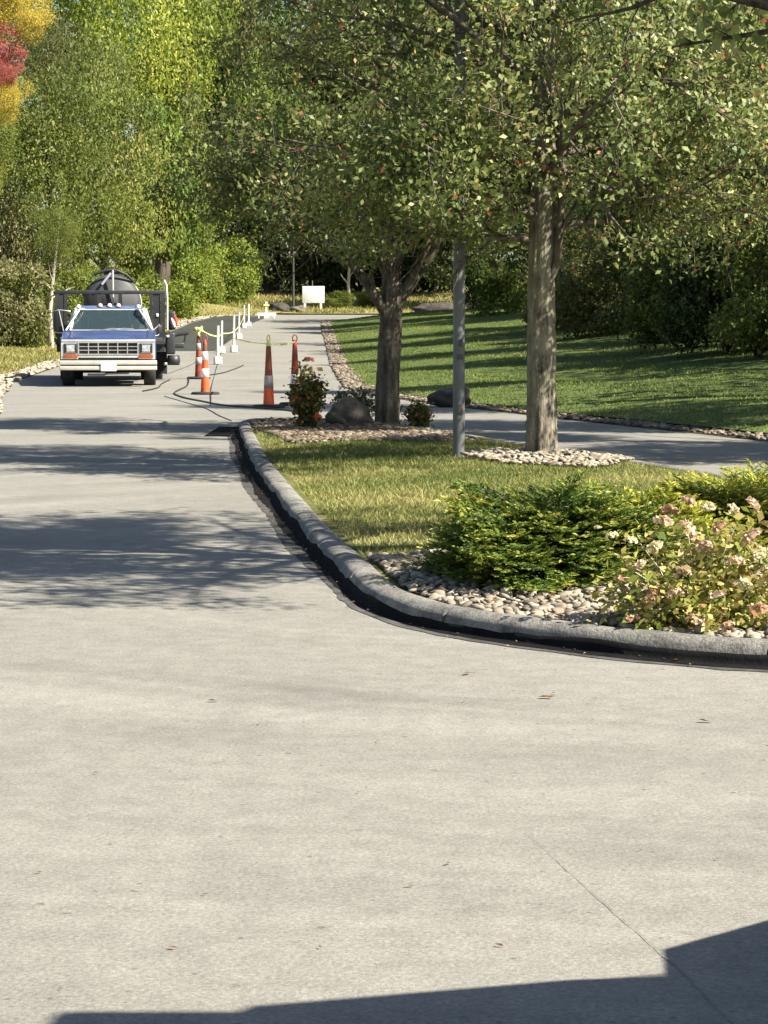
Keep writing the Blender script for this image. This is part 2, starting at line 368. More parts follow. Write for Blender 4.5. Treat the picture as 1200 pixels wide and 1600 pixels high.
YS = sorted(set([-60, -30, -10, 0] + [float(v) for v in np.arange(2, 45, 1.0)] + [float(v) for v in np.arange(45, 118.5, 1.5)] + Ry + Ly))
YS_R = [y for y in YS if -60 <= y <= 116]
loft('ground', [-1500, -300, -60, 0, 45] + list(range(50, 190, 5)) + [190, 300, 700, 1800], lambda y: -1500, lambda y: 1500, 2, lambda x, y: hy(y) - .10, M['forest_floor'])
loft('road', [y for y in YS if y <= 116], L, R, 12, lambda x, y: hy(y), M['asphalt'])
CEN = lambda y: np.interp(y, [72, 84, 98, 116], [-5.35, -5.6, -6.2, -5.6])
loft('sealed_lane', [72.2] + [y for y in YS if 72.5 < y <= 114.5], lambda y: L(y) + .1, CEN, 4, lambda x, y: hy(y) + .004, M['sealed'])
loft('lawn', [y for y in YS if 3 < y <= 108.5], lambda y: R(y) + .45, lambda y: max(R(y) + 1, 60), 26, z_right, M['turf_lawn'], 2.0)
loft('grass_verge', [y for y in YS if y <= 117.5], lambda y: L(y) - .6, lambda y: -60, 26, z_left, M['turf_dry'], 2.0)
loft('grass_bank', list(np.arange(116.3, 134, 1.5)) + [140, 160, 190], lambda y: -70, lambda y: 70, 40, z_far, M['turf_dry'])
loft('road_edging_right', [y for y in YS if 3 < y <= 108.5], R, lambda y: R(y) + .55, 2, lambda x, y: hy(y) + .006 + .05 * (x - R(y)), M['soil'])
loft('road_edging_left', [y for y in YS if 5 < y <= 117], lambda y: L(y) - .7, lambda y: L(y), 2, lambda x, y: hy(y) + .006 + .04 * (L(y) - x), M['soil'])

# ------------------------------------------------------------------ island with its kerb
def catmull(P, per=8):
    P = np.array(P, float); n = len(P); out = []
    for i in range(n):
        p0, p1, p2, p3 = P[i - 1], P[i], P[(i + 1) % n], P[(i + 2) % n]
        for k in range(per):
            t = k / per
            out.append(.5 * ((2 * p1) + (-p0 + p2) * t + (2 * p0 - 5 * p1 + 4 * p2 - p3) * t * t + (-p0 + 3 * p1 - 3 * p2 + p3) * t ** 3))
    return np.array(out)
OUT = catmull([(1.41, 8.30), (.97, 8.56), (.58, 8.92), (.26, 9.30), (.06, 9.72), (-.09, 10.24), (-.22, 11.29), (-.45, 13.15), (-.78, 16.3), (-1.15, 19.98), (-1.46, 23.7),
               (-1.74, 27.2), (-1.80, 28.5), (-1.62, 29.3), (-1.0, 29.3), (-.2, 28.2), (.6, 26.2), (1.7, 22.0), (2.9, 17.6), (4.3, 13.4), (5.0, 10.6), (4.6, 8.9), (3.4, 8.1), (2.2, 8.05)], 8)
IC = np.array([1.35, 16.0])
o_ = OUT - IC; ang = np.arctan2(o_[:, 1], o_[:, 0]); rad = np.linalg.norm(o_, axis=1)
ordr = np.argsort(ang); ang, rad = ang[ordr], rad[ordr]
A3 = np.concatenate([ang - 2 * np.pi, ang, ang + 2 * np.pi]); R3 = np.concatenate([rad] * 3)
def isl_s(x, y):
    dx, dy = np.asarray(x) - IC[0], np.asarray(y) - IC[1]
    return np.hypot(dx, dy) / np.interp(np.arctan2(dy, dx), A3, R3)
def isl_z(x, y): return .062 + .06 * (1 - np.clip(isl_s(x, y), 0, 1) ** 2) + .006 * np.sin(3 * x + y)
# kerb sections round the island: arc-length stations, rounded profile, a joint between sections
seg = np.linalg.norm(np.roll(OUT, -1, 0) - OUT, axis=1); cum = np.concatenate([[0], np.cumsum(seg)]); TOT = cum[-1]
cl = np.vstack([OUT, OUT[:1]])
def at_arc(s): s = s % TOT; return np.array([np.interp(s, cum, cl[:, 0]), np.interp(s, cum, cl[:, 1])])
def inward(s):
    t = at_arc(s + .15) - at_arc(s - .15); t = t / np.linalg.norm(t)
    nrm = np.array([t[1], -t[0]]);
    return nrm if np.dot(IC - at_arc(s), nrm) > 0 else -nrm
V = []; F = []; NR = 16; RIM = [at_arc(s) + inward(s) * .12 for s in np.linspace(0, TOT, 200)[:-1]]; n = len(RIM)
for k in range(NR + 1):
    s = 1 - k / NR * .985
    for i in range(n):
        p = IC + (RIM[i] - IC) * s; V.append((p[0], p[1], float(isl_z(*p))))
for k in range(NR):
    for i in range(n): F.append((k * n + i, k * n + (i + 1) % n, (k + 1) * n + (i + 1) % n, (k + 1) * n + i))
F.append([NR * n + i for i in range(n)])
me = bpy.data.meshes.new('traffic_island'); me.from_pydata(V, [], F); me.materials.append(M['turf_island'])
me.polygons.foreach_set('use_smooth', [True] * len(F))
tag(link('traffic_island', me), kind='structure')

rk = np.random.default_rng(5)
PROF = [(0, -.02), (.004, .035), (.010, .062), (.022, .080), (.045, .091), (.08, .095), (.12, .092), (.142, .084), (.15, .068), (.152, .02)]
kerb = tag(empty('kerb', (0, 0, 0)), kind='structure')
def wob(s): return .010 * math.sin(s * 2.3) + .007 * math.sin(s * 5.1 + 1)
NSEC = 30; ln = TOT / NSEC
for q in range(NSEC):
    s0, s1 = q * ln + .009, (q + 1) * ln - .009
    mb = MB(); ns = max(6, int(ln / .16)); vs = []; fs = []; k = len(PROF)
    lift = rk.uniform(-.003, .003)
    for j in range(ns + 1):
        s = s0 + (s1 - s0) * j / ns; p = at_arc(s); iv = inward(s)
        for a, z in PROF:
            aa = a + (wob(s) if 0 < z < .094 and a < .1 else 0) * .4 + rk.normal() * .0015; vs.append((p[0] + iv[0] * aa, p[1] + iv[1] * aa, z + lift * (z > .03) + rk.normal() * .0015))
    for j in range(ns):
        for i in range(k - 1): fs.append((j * k + i, j * k + i + 1, (j + 1) * k + i + 1, (j + 1) * k + i))
    mb.add(vs, fs, True); mb.add(vs[:k], [list(range(k))]); mb.add(vs[-k:], [list(range(k))])
    mb.build('kerb_section', M['kerb'], kerb)
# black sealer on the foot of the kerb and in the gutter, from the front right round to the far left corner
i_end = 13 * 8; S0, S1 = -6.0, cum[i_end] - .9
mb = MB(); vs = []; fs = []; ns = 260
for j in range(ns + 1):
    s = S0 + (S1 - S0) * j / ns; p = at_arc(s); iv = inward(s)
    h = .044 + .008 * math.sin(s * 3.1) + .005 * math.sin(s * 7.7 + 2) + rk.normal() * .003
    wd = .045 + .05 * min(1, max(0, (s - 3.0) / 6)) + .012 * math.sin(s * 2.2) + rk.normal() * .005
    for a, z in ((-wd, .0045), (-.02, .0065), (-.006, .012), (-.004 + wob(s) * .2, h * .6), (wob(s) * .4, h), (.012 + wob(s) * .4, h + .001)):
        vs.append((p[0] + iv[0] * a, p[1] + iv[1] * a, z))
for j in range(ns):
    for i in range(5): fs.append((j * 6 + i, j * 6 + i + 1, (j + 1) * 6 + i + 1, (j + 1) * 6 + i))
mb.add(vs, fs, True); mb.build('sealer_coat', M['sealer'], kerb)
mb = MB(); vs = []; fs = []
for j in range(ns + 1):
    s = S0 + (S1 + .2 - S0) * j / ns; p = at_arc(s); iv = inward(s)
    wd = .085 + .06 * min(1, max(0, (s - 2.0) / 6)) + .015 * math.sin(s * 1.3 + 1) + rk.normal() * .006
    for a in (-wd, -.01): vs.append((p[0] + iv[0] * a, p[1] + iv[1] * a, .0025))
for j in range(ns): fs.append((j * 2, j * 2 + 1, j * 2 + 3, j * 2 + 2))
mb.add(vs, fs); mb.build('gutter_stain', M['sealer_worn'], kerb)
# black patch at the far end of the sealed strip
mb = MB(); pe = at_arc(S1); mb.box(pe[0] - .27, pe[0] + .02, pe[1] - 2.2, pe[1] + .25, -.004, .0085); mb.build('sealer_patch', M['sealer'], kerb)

# ------------------------------------------------------------------ stones
def stone_geo(rng, seg=8, ring=4):
    vs = [(0, 0, -1)]; 
    for j in range(1, ring):
        th = math.pi * j / ring - math.pi / 2
        for i in range(seg):
            a = 2 * math.pi * i / seg; vs.append((math.cos(a) * math.cos(th), math.sin(a) * math.cos(th), math.sin(th)))
    vs.append((0, 0, 1)); v = np.array(vs); v *= (1 + rng.normal(size=(len(v), 1)) * .14)
    v = np.sign(v) * np.abs(v) ** .85
    fs = [(0, 1 + (i + 1) % seg, 1 + i) for i in range(seg)]
    for j in range(ring - 2):
        b = 1 + j * seg
        for i in range(seg):
            fs.append((b + i, b + (i + 1) % seg, b + seg + (i + 1) % seg)); fs.append((b + i, b + seg + (i + 1) % seg, b + seg + i))
    b = 1 + (ring - 2) * seg; fs += [(b + i, b + (i + 1) % seg, len(v) - 1) for i in range(seg)]
    return v * np.array([1, .74, .33]), np.array(fs)
rs = np.random.default_rng(11)
SGEO = [stone_geo(rs) for _ in range(10)]
SMESH = [raw_mesh('stone', v, f, np.zeros(len(v)), None, False) for v, f in SGEO]
def scatter_stones(parent, pts, zf, size, mat, nparts, rng, name='stone', fill='stone_fill'):
    """the stones nearest the camera are single parts, the rest one joined part"""
    pts = pts[np.argsort(pts[:, 1])]
    Vs, Fs, Rn, off = [], [], [], 0
    for i, (x, y) in enumerate(pts):
        sz = size * math.exp(np.clip(rng.normal() * .3, -.7, .55)); rz = rng.uniform(0, 6.28); tx, ty = rng.normal(size=2) * .3; z = float(zf(x, y)) + sz * .2
        k = rng.integers(len(SGEO))
        if i < nparts:
            link(name, SMESH[k], parent, (x, y, z), (tx, ty, rz), sz, mat)
        else:
            mtx = np.array(Matrix.Translation((x, y, z)) @ Matrix.Rotation(rz, 4, 'Z') @ Matrix.Rotation(tx, 4, 'X') @ Matrix.Rotation(ty, 4, 'Y'))
            v, f = SGEO[k]; Vs.append(v * sz @ mtx[:3, :3].T + mtx[:3, 3]); Fs.append(f + off); off += len(v); Rn.append(np.full(len(v), rng.uniform()))
    if Vs:
        o = link(fill, raw_mesh(fill, np.vstack(Vs), np.vstack(Fs), np.concatenate(Rn), mat, False), parent); tag(o, kind='stuff')

def inside(P, poly):
    x, y = P[:, 0], P[:, 1]; c = np.zeros(len(P), bool); j = len(poly) - 1
    for i in range(len(poly)):
        xi, yi = poly[i]; xj, yj = poly[j]
        c ^= ((yi > y) != (yj > y)) & (x < (xj - xi) * (y - yi) / (yj - yi + 1e-12) + xi); j = i
    return c
def fill_poly(poly, n, rng, mind=None):
    poly = np.array(poly); lo, hi = poly.min(0), poly.max(0)
    P = rng.uniform(lo, hi, (n * 4, 2)); P = P[inside(P, poly)][:n]
    if mind:
        keep = []; grid = {}
        for p in P:
            g = (int(p[0] / mind), int(p[1] / mind)); ok = True
            for a in (-1, 0, 1):
                for b in (-1, 0, 1):
                    for q in grid.get((g[0] + a, g[1] + b), ()):
                        if (q[0] - p[0]) ** 2 + (q[1] - p[1]) ** 2 < mind * mind: ok = False
            if ok: keep.append(p); grid.setdefault(g, []).append(p)
        P = np.array(keep)
    return P
def bed(name, poly, dz, mat):
    """a soil sheet laid on the island"""
    P = np.array(poly); c = P.mean(0); V = []; F = []; n = len(P); K = 6
    for k in range(K + 1):
        for p in P:
            q = c + (p - c) * (1 - k / K * .98); V.append((q[0], q[1], float(isl_z(*q)) + dz))
    for k in range(K):
        for i in range(n): F.append((k * n + i, k * n + (i + 1) % n, (k + 1) * n + (i + 1) % n, (k + 1) * n + i))
    me = bpy.data.meshes.new(name); me.from_pydata(V, [], F); me.materials.append(mat)
    return tag(link(name, me), kind='structure')
def inset(i0, i1, d):      # points just inside the kerb from outline index i0..i1
    return [tuple(at_arc(s) + inward(s) * d) for s in np.linspace(cum[i0], cum[i1], 26)]

BED1 = inset(0, 6 * 8 + 2, .19) + [(.12, 11.6), (.45, 11.9), (.9, 11.7), (1.4, 11.9), (2.0, 12.0), (2.6, 11.4), (2.7, 10.0), (2.3, 8.6)]
b1 = bed('stone_bed', BED1, .012, M['soil'])
P = fill_poly(BED1, 16000, rs, .034)
P = P[(P[:, 0] < P[:, 1] * .1686 + .35)]
scatter_stones(b1, P, lambda x, y: isl_z(x, y) + .012, .024, M['stone'], 300, rs)
BED2 = inset(10 * 8 + 6, 15 * 8 + 6, .19) + [(.85, 24.4), (.95, 23.2), (.5, 22.9), (-.2, 22.9), (-.9, 22.6)]
b2 = bed('stone_bed', BED2, .012, M['soil'])
P = fill_poly(BED2, 14000, rs, .05)
scatter_stones(b2, P, lambda x, y: isl_z(x, y) + .012, .036, M['mulch_stone'], 150, rs)
T1 = (1.37, 19.85)
ring = [(T1[0] + .04 + (.70 + .07 * math.sin(3 * a) + .05 * math.sin(8 * a)) * math.cos(a), T1[1] - .15 + (1.15 + .12 * math.sin(5 * a + 1)) * math.sin(a)) for a in np.linspace(0, 2 * math.pi, 26)[:-1]]
b3 = bed('stone_ring', ring, .02, M['soil'])
P = fill_poly(ring, 1500, rs, .036)
scatter_stones(b3, P, lambda x, y: isl_z(x, y) + .02 + .05 * max(0, 1 - math.hypot(x - T1[0], y - T1[1])), .031, M['stone'], 220, rs)
# edging of the roads
ed = bpy.data.objects['road_edging_left']
ys = rs.uniform(24, 116, 3600); P = np.stack([L(ys) - rs.uniform(0.02, .62, len(ys)), ys], 1)
scatter_stones(ed, P, lambda x, y: hy(y) + .015, .06, M['stone_pale'], 200, rs)
ed = bpy.data.objects['road_edging_right']
ys = rs.uniform(18, 108, 6500); P = np.stack([R(ys) + rs.uniform(0.02, .52, len(ys)), ys], 1)
scatter_stones(ed, P[P[:, 1] < 42], lambda x, y: hy(y) + .015, .036, M['mulch_stone'], 120, rs)
scatter_stones(ed, P[P[:, 1] >= 42], lambda x, y: hy(y) + .015, .045, M['mulch_stone'], 0, rs)

# ------------------------------------------------------------------ grass
def grass(name, P, zf, h, wd, mat, rng, lean=.5, patch=1.0):
    n = len(P); z = zf(P[:, 0], P[:, 1]); a = rng.uniform(0, 2 * np.pi, n); hh = h * np.exp(rng.normal(size=n) * .3)
    b = np.stack([P[:, 0], P[:, 1], z - .005], 1); s = np.stack([np.cos(a), np.sin(a), np.zeros(n)], 1) * (wd * .5)
    ln_ = rng.normal(size=(n, 2)) * lean
    tip = b + np.stack([ln_[:, 0] * hh, ln_[:, 1] * hh, hh], 1)
    V = np.stack([b - s, b + s, tip], 1).reshape(-1, 3)
    pn = .5 + .28 * np.sin(P[:, 0] * 2.1 * patch + 1.7 * np.sin(P[:, 1] * .9 * patch)) * np.sin(P[:, 1] * 1.3 * patch + .8) + rng.normal(size=n) * .2
    o = link(name, raw_mesh(name, V, np.arange(3 * n).reshape(n, 3), np.repeat(np.clip(pn, 0, 1), 3), mat))
    return o
rg = np.random.default_rng(3)
ISL = [tuple(at_arc(s) + inward(s) * .19) for s in np.linspace(0, TOT, 160)[:-1]]
P = fill_poly(ISL, 150000, rg)
keep = ~inside(P, BED1) & ~inside(P, BED2) & ~inside(P, ring) & (P[:, 0] < P[:, 1] * .1686 + .3)
tag(grass('island_grass', P[keep], isl_z, .028, .010, M['gr_island'], rg, .7), 'short yellowing grass covering the raised traffic island', 'grass', kind='stuff')
y = rg.uniform(14, 108, 150000) ; y = 16 + (108 - 16) * ((y - 14) / 94) ** 1.35; x = R(y) + .45 + rg.uniform(0, 1, len(y)) * np.minimum(9, 60)
P = np.stack([x, y], 1); P = P[(P[:, 0] < P[:, 1] * .1686 + 2)]
tag(grass('lawn_grass', P, z_right, .03, .022, M['gr_lawn'], rg, .6, .35), 'mown green lawn sloping up to the woods on the right', 'grass', kind='stuff')
y = rg.uniform(26, 117, 90000); x = L(y) - .6 - rg.uniform(0, 1, len(y)) ** 1.5 * 14
P = np.stack([x, y], 1); P = P[P[:, 0] > -P[:, 1] * .1686 - 2]
tag(grass('verge_grass', P, z_left, .075, .04, M['gr_dry'], rg, .6, .4), 'dry yellow grass on the left bank behind the truck', 'grass', kind='stuff')
P = np.stack([rg.uniform(-26, 24, 40000), rg.uniform(117, 136, 40000)], 1)
tag(grass('bank_grass', P, z_far, .14, .08, M['gr_dry'], rg, .6, .3), 'dry grass bank behind the white board at the road end', 'grass', kind='stuff')
# ------------------------------------------------------------------ trees
def rot_about(v, ax, a): return Matrix.Rotation(a, 3, ax) @ v
def perp(v, rng):
    r = Vector(rng.normal(size=3)); r = r - v * r.dot(v); return r.normalized()
def path(p, d, length, rng, n=6, wander=.18, up=.06):
    pts = [Vector(p)]; d = Vector(d).normalized()
    for _ in range(n):
        d = (d + Vector(rng.normal(size=3)) * wander + Vector((0, 0, up))).normalized(); pts.append(pts[-1] + d * (length / n))
    return pts
def sub(pts, t):
    f = t * (len(pts) - 1); i = min(int(f), len(pts) - 2); u = f - i
    return pts[i].lerp(pts[i + 1], u), (pts[i + 1] - pts[i]).normalized()

def hero_tree(root, trunk_pts, trunk_r, limbs, rng, leaf_mat, bark, limb_bark, n_sub=8, n_twig=6, n_leaf=46, leaf=.07, spread=.15, keep=None, sides=14):
    """limbs: list of (t on trunk, direction, length, radius); the trunk, the limbs and the crown are its parts"""
    mb = MB(); tp = [Vector(p) for p in trunk_pts]
    fine = []; fr = []
    for i in range(len(tp) - 1):
        for u in np.linspace(0, 1, 13)[:-1]:
            fine.append(tp[i].lerp(tp[i + 1], u)); fr.append(trunk_r[i] + (trunk_r[i + 1] - trunk_r[i]) * u)
    fine.append(tp[-1]); fr.append(trunk_r[-1])
    zs_ = [q.z for q in fine]; top_ = zs_[-1]
    def on_trunk(t):
        h_ = t * top_
        return Vector((np.interp(h_, zs_, [q.x for q in fine]), np.interp(h_, zs_, [q.y for q in fine]), h_))
    fine = [p + Vector((rng.normal() * .0015, rng.normal() * .0015, 0)) for p in fine]
    n = sides * 3; mb.tube(fine, fr, n)
    # knobbly bark: push verts in and out
    for i, v in enumerate(mb.v):
        if i < len(fine) * n:
            c = fine[i // n]; k = i % n; r_ = (Vector(v) - c); kk = k / n * 6.283; zz = c.z; g = 1 + .055 * math.sin(13 * kk + 2.2 * math.sin(zz * 5 + kk * 2)) + .03 * math.sin(7 * kk + zz * 3.1) + .03 * math.sin(3 * kk + zz * 1.7) + .02 * rng.normal(); mb.v[i] = tuple(c + r_ * g)
    mb.build('trunk', bark, root)
    tw = MB(); C = []; AX = []
    for (t, d, ln_, r0) in limbs:
        p = on_trunk(t); lm = MB()
        pts = path(p, d, ln_, rng, 8, .12, .05); lm.tube(pts, [r0 * (1 - .82 * i / 8) for i in range(9)], 8)
        lm.build('limb', limb_bark, root)
        for a in range(n_sub):
            u = .16 + .84 * (a + rng.uniform(0, .9)) / n_sub; q, qd = sub(pts, min(u, .99))
            dd = rot_about(qd, perp(qd, rng), rng.uniform(.5, 1.1)); dd.z += rng.uniform(-.25, .25)
            l2 = ln_ * rng.uniform(.28, .46) * (1.15 - .4 * u); s2 = path(q, dd, l2, rng, 5, .2, .03)
            r2 = r0 * (1 - .82 * u) * .5 + .004; tw.tube(s2, [r2 * (1 - .75 * i / 5) for i in range(6)], 5, cap=False)
            for b in range(n_twig):
                v = .2 + .8 * (b + rng.uniform(0, .9)) / n_twig; e, ed_ = sub(s2, min(v, .99))
                d3 = rot_about(ed_, perp(ed_, rng), rng.uniform(.4, 1.2)); l3 = rng.uniform(.22, .5)
                s3 = path(e, d3, l3, rng, 3, .3, -.03); tw.tube(s3, [.0045, .0035, .0028, .002], 3, cap=False)
                m = int(n_leaf * rng.uniform(.6, 1.4)); us = rng.uniform(.1, 1.1, m)
                ax = np.array([p_ for p_ in s3]); idx = np.clip(us * 3, 0, 2.999).astype(int); fr_ = (us * 3 - idx)[:, None]
                pos = ax[idx] * (1 - fr_) + ax[np.minimum(idx + 1, 3)] * fr_
                C.append(pos + rng.normal(size=(m, 3)) * spread * np.array([1, 1, .8]))
    tw.build('twigs', limb_bark, root)
    C = np.vstack(C)
    if keep is not None: C = C[keep(C)]
    cl_ = .5 + .2 * np.sin(C[:, 0] * 2.3 + C[:, 2] * 1.7) * np.sin(C[:, 1] * 1.9 + 1) + rng.normal(size=len(C)) * .2
    top = rng.uniform(size=len(C)); cl_ = np.where(top > .985, 1.0, np.clip(cl_, 0, .96))
    ax = unit(rng.normal(size=C.shape) + np.array([0, 0, -.5]))
    link('crown', leaf_mesh('crown', C, leaf * np.exp(rng.normal(size=len(C)) * .22), cl_, rng, leaf_mat, .45, .3, ax, .25, unit(C - np.array([0, 0, top_ * .5])) * 1.1 + rng.normal(size=C.shape) * .75 + np.array([0, 0, .5])), root)
    return len(C)

def ring_limbs(rng, n, t0, t1, l0, l1, r0, elev=(.35, .9), start=0.0):
    out = []
    for i in range(n):
        u = i / (n - 1); t = t0 + (t1 - t0) * u; a = start + i * 2.399 + rng.normal() * .2
        e = elev[0] + (elev[1] - elev[0]) * u + rng.normal() * .1
        out.append((t, (math.cos(a) * math.cos(e), math.sin(a) * math.cos(e), math.sin(e)), (l0 + (l1 - l0) * u) * rng.uniform(.85, 1.15), r0 * (1 - .55 * u)))
    return out

# tree with lichen bark inside the stone ring
rt = np.random.default_rng(21)
x, y = T1; z = float(isl_z(x, y)) - .05
t1 = tag(empty('street_tree', (x, y, z)), 'tree with straight yellowish lichened trunk rising from ring of pale stones', 'tree')
limbs = ring_limbs(rt, 30, .33, .97, 2.6, 1.2, .048, (-.05, 1.0), 2.2) + [
    (.20, (.60, -.15, .8), 2.9, .042), (.30, (-.7, -.45, .2), 2.2, .035), (.33, (.9, -.3, .05), 2.3, .022), (.29, (-.5, .5, .4), 2.0, .035),
    (.36, (.85, .3, .05), 2.4, .022), (.35, (-.85, -.1, -.02), 2.4, .035), (.37, (.4, -.9, .1), 2.0, .03), (.37, (-.4, -.9, .1), 2.0, .03), (.34, (.95, .0, .12), 2.3, .022), (.36, (.9, -.45, -.1), 2.5, .03), (.28, (.85, .4, .25), 2.3, .03),
    (.30, (-.75, -.6, .05), 1.9, .03), (.27, (-.9, -.3, .1), 1.8, .03), (.32, (-.6, -.8, -.05), 1.7, .028), (.33, (-.95, .2, -.1), 2.1, .03), (.42, (-.8, -.5, .0), 2.4, .03), (.42, (.7, -.7, .0), 2.3, .03), (.46, (-.95, -.2, .05), 2.6, .03)]
n1 = hero_tree(t1, [(0, 0, 0), (0, 0, .12), (.0, 0, .5), (-.01, 0, 1.2), (.0, .0, 2.0), (.01, .02, 3.0), (.03, .0, 4.2), (.02, .02, 5.6), (.05, 0, 7.2)],
          [.165, .135, .124, .118, .112, .095, .078, .05, .018], limbs, rt, M['lf_hero'], M['bark_lichen'], M['bark_grey'], 10, 5, 33, .053, .085, keep=lambda C: C[:, 2] > 1.55 + .35 * (C[:, 0] < .15) + .12 * np.sin(C[:, 0] * 5) + .1 * np.sin(C[:, 1] * 4))

# darker tree that forks low beside the boulder
T2 = (.04, 27.6); z = float(isl_z(*T2)) - .05
t2 = tag(empty('street_tree', (*T2, z)), 'grey barked tree forking low into spread limbs beside the island boulder', 'tree')
limbs = ring_limbs(rt, 25, .40, .97, 2.4, 1.1, .048, (-.05, 1.0), .6) + [
    (.20, (-.42, -.25, .88), 2.2, .075), (.215, (.62, -.1, .78), 2.4, .085), (.25, (-.2, .6, .75), 2.2, .06), (.29, (.3, -.65, .7), 2.0, .05),
    (.40, (-.85, -.3, .08), 2.3, .035), (.38, (.8, -.5, .1), 1.9, .035), (.37, (-.7, .5, .05), 2.4, .035), (.42, (-.95, .1, .08), 2.4, .03), (.40, (-.85, -.4, .05), 2.3, .035), (.34, (-.6, -.7, .1), 2.0, .035), (.36, (.5, -.8, .1), 1.8, .03), (.37, (.9, -.2, .0), 2.1, .03), (.42, (.8, .4, .0), 2.2, .03), (.38, (-.9, .0, .12), 2.3, .03), (.45, (-.9, -.3, .0), 2.6, .03)]
n2 = hero_tree(t2, [(0, 0, 0), (0, 0, .1), (.0, 0, .5), (.02, 0, 1.0), (.05, .0, 1.5), (.06, .02, 2.4), (.03, .05, 3.6), (.06, .02, 5.0), (.0, 0, 6.4)],
          [.17, .145, .135, .135, .125, .085, .07, .045, .016], limbs, rt, M['lf_hero2'], M['bark_grey'], M['bark_grey'], 8, 5, 32, .060, .08, keep=lambda C: C[:, 2] > 2.02 + .14 * np.sin(C[:, 0] * 5) + .1 * np.sin(C[:, 1] * 4) - .35 * (np.abs(C[:, 0] - .9) < .5))

# the tree to the right, outside the picture: only one low limb and its leaves reach in, its shade falls over the road
t3 = tag(empty('street_tree', (3.25, 10.6, float(isl_z(3.25, 10.6)) - .05)), 'tree at far right whose dark limb reaches into the top right corner', 'tree')
limbs = ring_limbs(rt, 20, .50, .97, 2.4, 1.2, .05, (.1, 1.0), 2.0) + [(.335, (-1, .0, .1), 2.5, .06), (.47, (-.9, .5, .1), 2.9, .05), (.47, (-.95, -.2, .12), 2.8, .045), (.5, (-.95, .2, .2), 2.9, .045), (.52, (-.8, .7, .15), 2.6, .04), (.55, (-.9, -.4, .2), 2.6, .04), (.58, (-.9, .3, .2), 2.7, .04), (.6, (-.5, .85, .2), 2.5, .04), (.62, (-.97, 0, .3), 2.6, .04)]
n3 = hero_tree(t3, [(0, 0, 0), (0, 0, .12), (0, 0, .6), (.03, 0, 1.4), (.02, 0, 2.4), (0, 0, 3.4), (.04, 0, 4.6), (0, .03, 6.0), (0, 0, 7.4)],
          [.18, .15, .14, .13, .12, .1, .08, .05, .02], limbs, rt, M['lf_hero'], M['bark_grey'], M['bark_dark'], 9, 5, 38, .066, .08, keep=lambda C: (C[:, 2] > 2.75) | (C[:, 0] > -1.2) | (C[:, 2] > 2.45) & (C[:, 0] > -1.9))

# --- woodland trees: a few crown meshes, shared and rescaled
rw = np.random.default_rng(77)
def crown_mesh(name, rng, nclump, per, spread, leaf, lobes=.3, flat=.7, shell=.45, axis_mode=None, aspect=.3, taper=0.0, low=-.95):
    """leaf clumps through a unit ball (radius 1, height 1 up and down)"""
    d = unit(rng.normal(size=(nclump, 3))); r = rng.uniform(shell ** 3, 1, nclump) ** (1 / 3.)
    ph = rng.uniform(0, 6.28, 6)
    lob = 1 + lobes * (np.sin(d[:, 0] * 4 + ph[0]) * np.sin(d[:, 1] * 4 + ph[1]) + .7 * np.sin(d[:, 2] * 5 + ph[2]))
    c = d * (r * lob)[:, None]; c = c[c[:, 2] > low]
    if taper: c[:, :2] *= (1 - taper * np.clip(c[:, 2] * .5 + .5, 0, 1))[:, None]
    n_ = len(c); out = np.outer(np.ones(per), np.ones(1))
    sz = np.exp(rng.normal(size=n_) * .35) * spread
    P = np.repeat(c, per, 0); o = rng.normal(size=P.shape); o *= np.repeat(sz, per)[:, None] * np.array([1, 1, flat])
    P = P + o
    tone = np.repeat(rng.normal(size=n_) * .2, per)
    rnd = np.clip(.5 + tone + rng.normal(size=len(P)) * .2 + .15 * np.clip(o[:, 2] / spread, -1, 1), 0, 1)
    ax = None
    if axis_mode == 'droop': ax = unit(rng.normal(size=P.shape) * .55 + unit(P) * .6 + np.array([0, 0, -.35]))
    if axis_mode == 'up': ax = unit(rng.normal(size=P.shape) * .5 + unit(P) * .5 + np.array([0, 0, .8]))
    return leaf_mesh(name, P, leaf * np.exp(rng.normal(size=len(P)) * .25), rnd, rng, None, .5, aspect, ax)
def lobed(name, rng, nl, lr, total, leaf, aspect=.3, flat=.8, tuft=26, low=-1.1, droop=0.0, rough=.6):
    """a crown of rounded boughs; leaves sit in tufts on each bough and face outwards"""
    d = unit(rng.normal(size=(nl, 3))); d[:, 2] = d[:, 2] * .95 + .05
    c = d * rng.uniform(.30, .74, (nl, 1)); rad_ = lr * np.exp(rng.normal(size=nl) * .25)
    w_ = rad_ ** 2; cnt = (total * w_ / w_.sum()).astype(int); P = []; N = []; T = []
    for k in range(nl):
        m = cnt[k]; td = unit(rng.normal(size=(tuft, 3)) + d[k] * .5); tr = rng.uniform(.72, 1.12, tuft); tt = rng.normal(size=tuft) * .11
        q = rng.integers(tuft, size=m); v = unit(td[q] + rng.normal(size=(m, 3)) * .26)
        rr = tr[q] * rng.uniform(.62, 1.06, m)
        P.append(c[k] + v * (rad_[k] * rr)[:, None] * np.array([1, 1, flat]) + rng.normal(size=(m, 3)) * .02); N.append(v * 1.0 + d[k] * .25)
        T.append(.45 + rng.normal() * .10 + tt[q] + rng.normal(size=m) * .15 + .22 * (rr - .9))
    P = np.vstack(P); N = np.vstack(N); T = np.clip(np.concatenate(T), 0, 1); ok = P[:, 2] > low; P, N, T = P[ok], N[ok], T[ok]
    nrm = N + rng.normal(size=P.shape) * rough + np.array([0, 0, .25])
    ax = unit(rng.normal(size=P.shape) + N * .3 + np.array([0, 0, -droop]))
    return leaf_mesh(name, P, leaf * np.exp(rng.normal(size=len(P)) * .25), T, rng, None, .5, aspect, ax, .25, nrm)
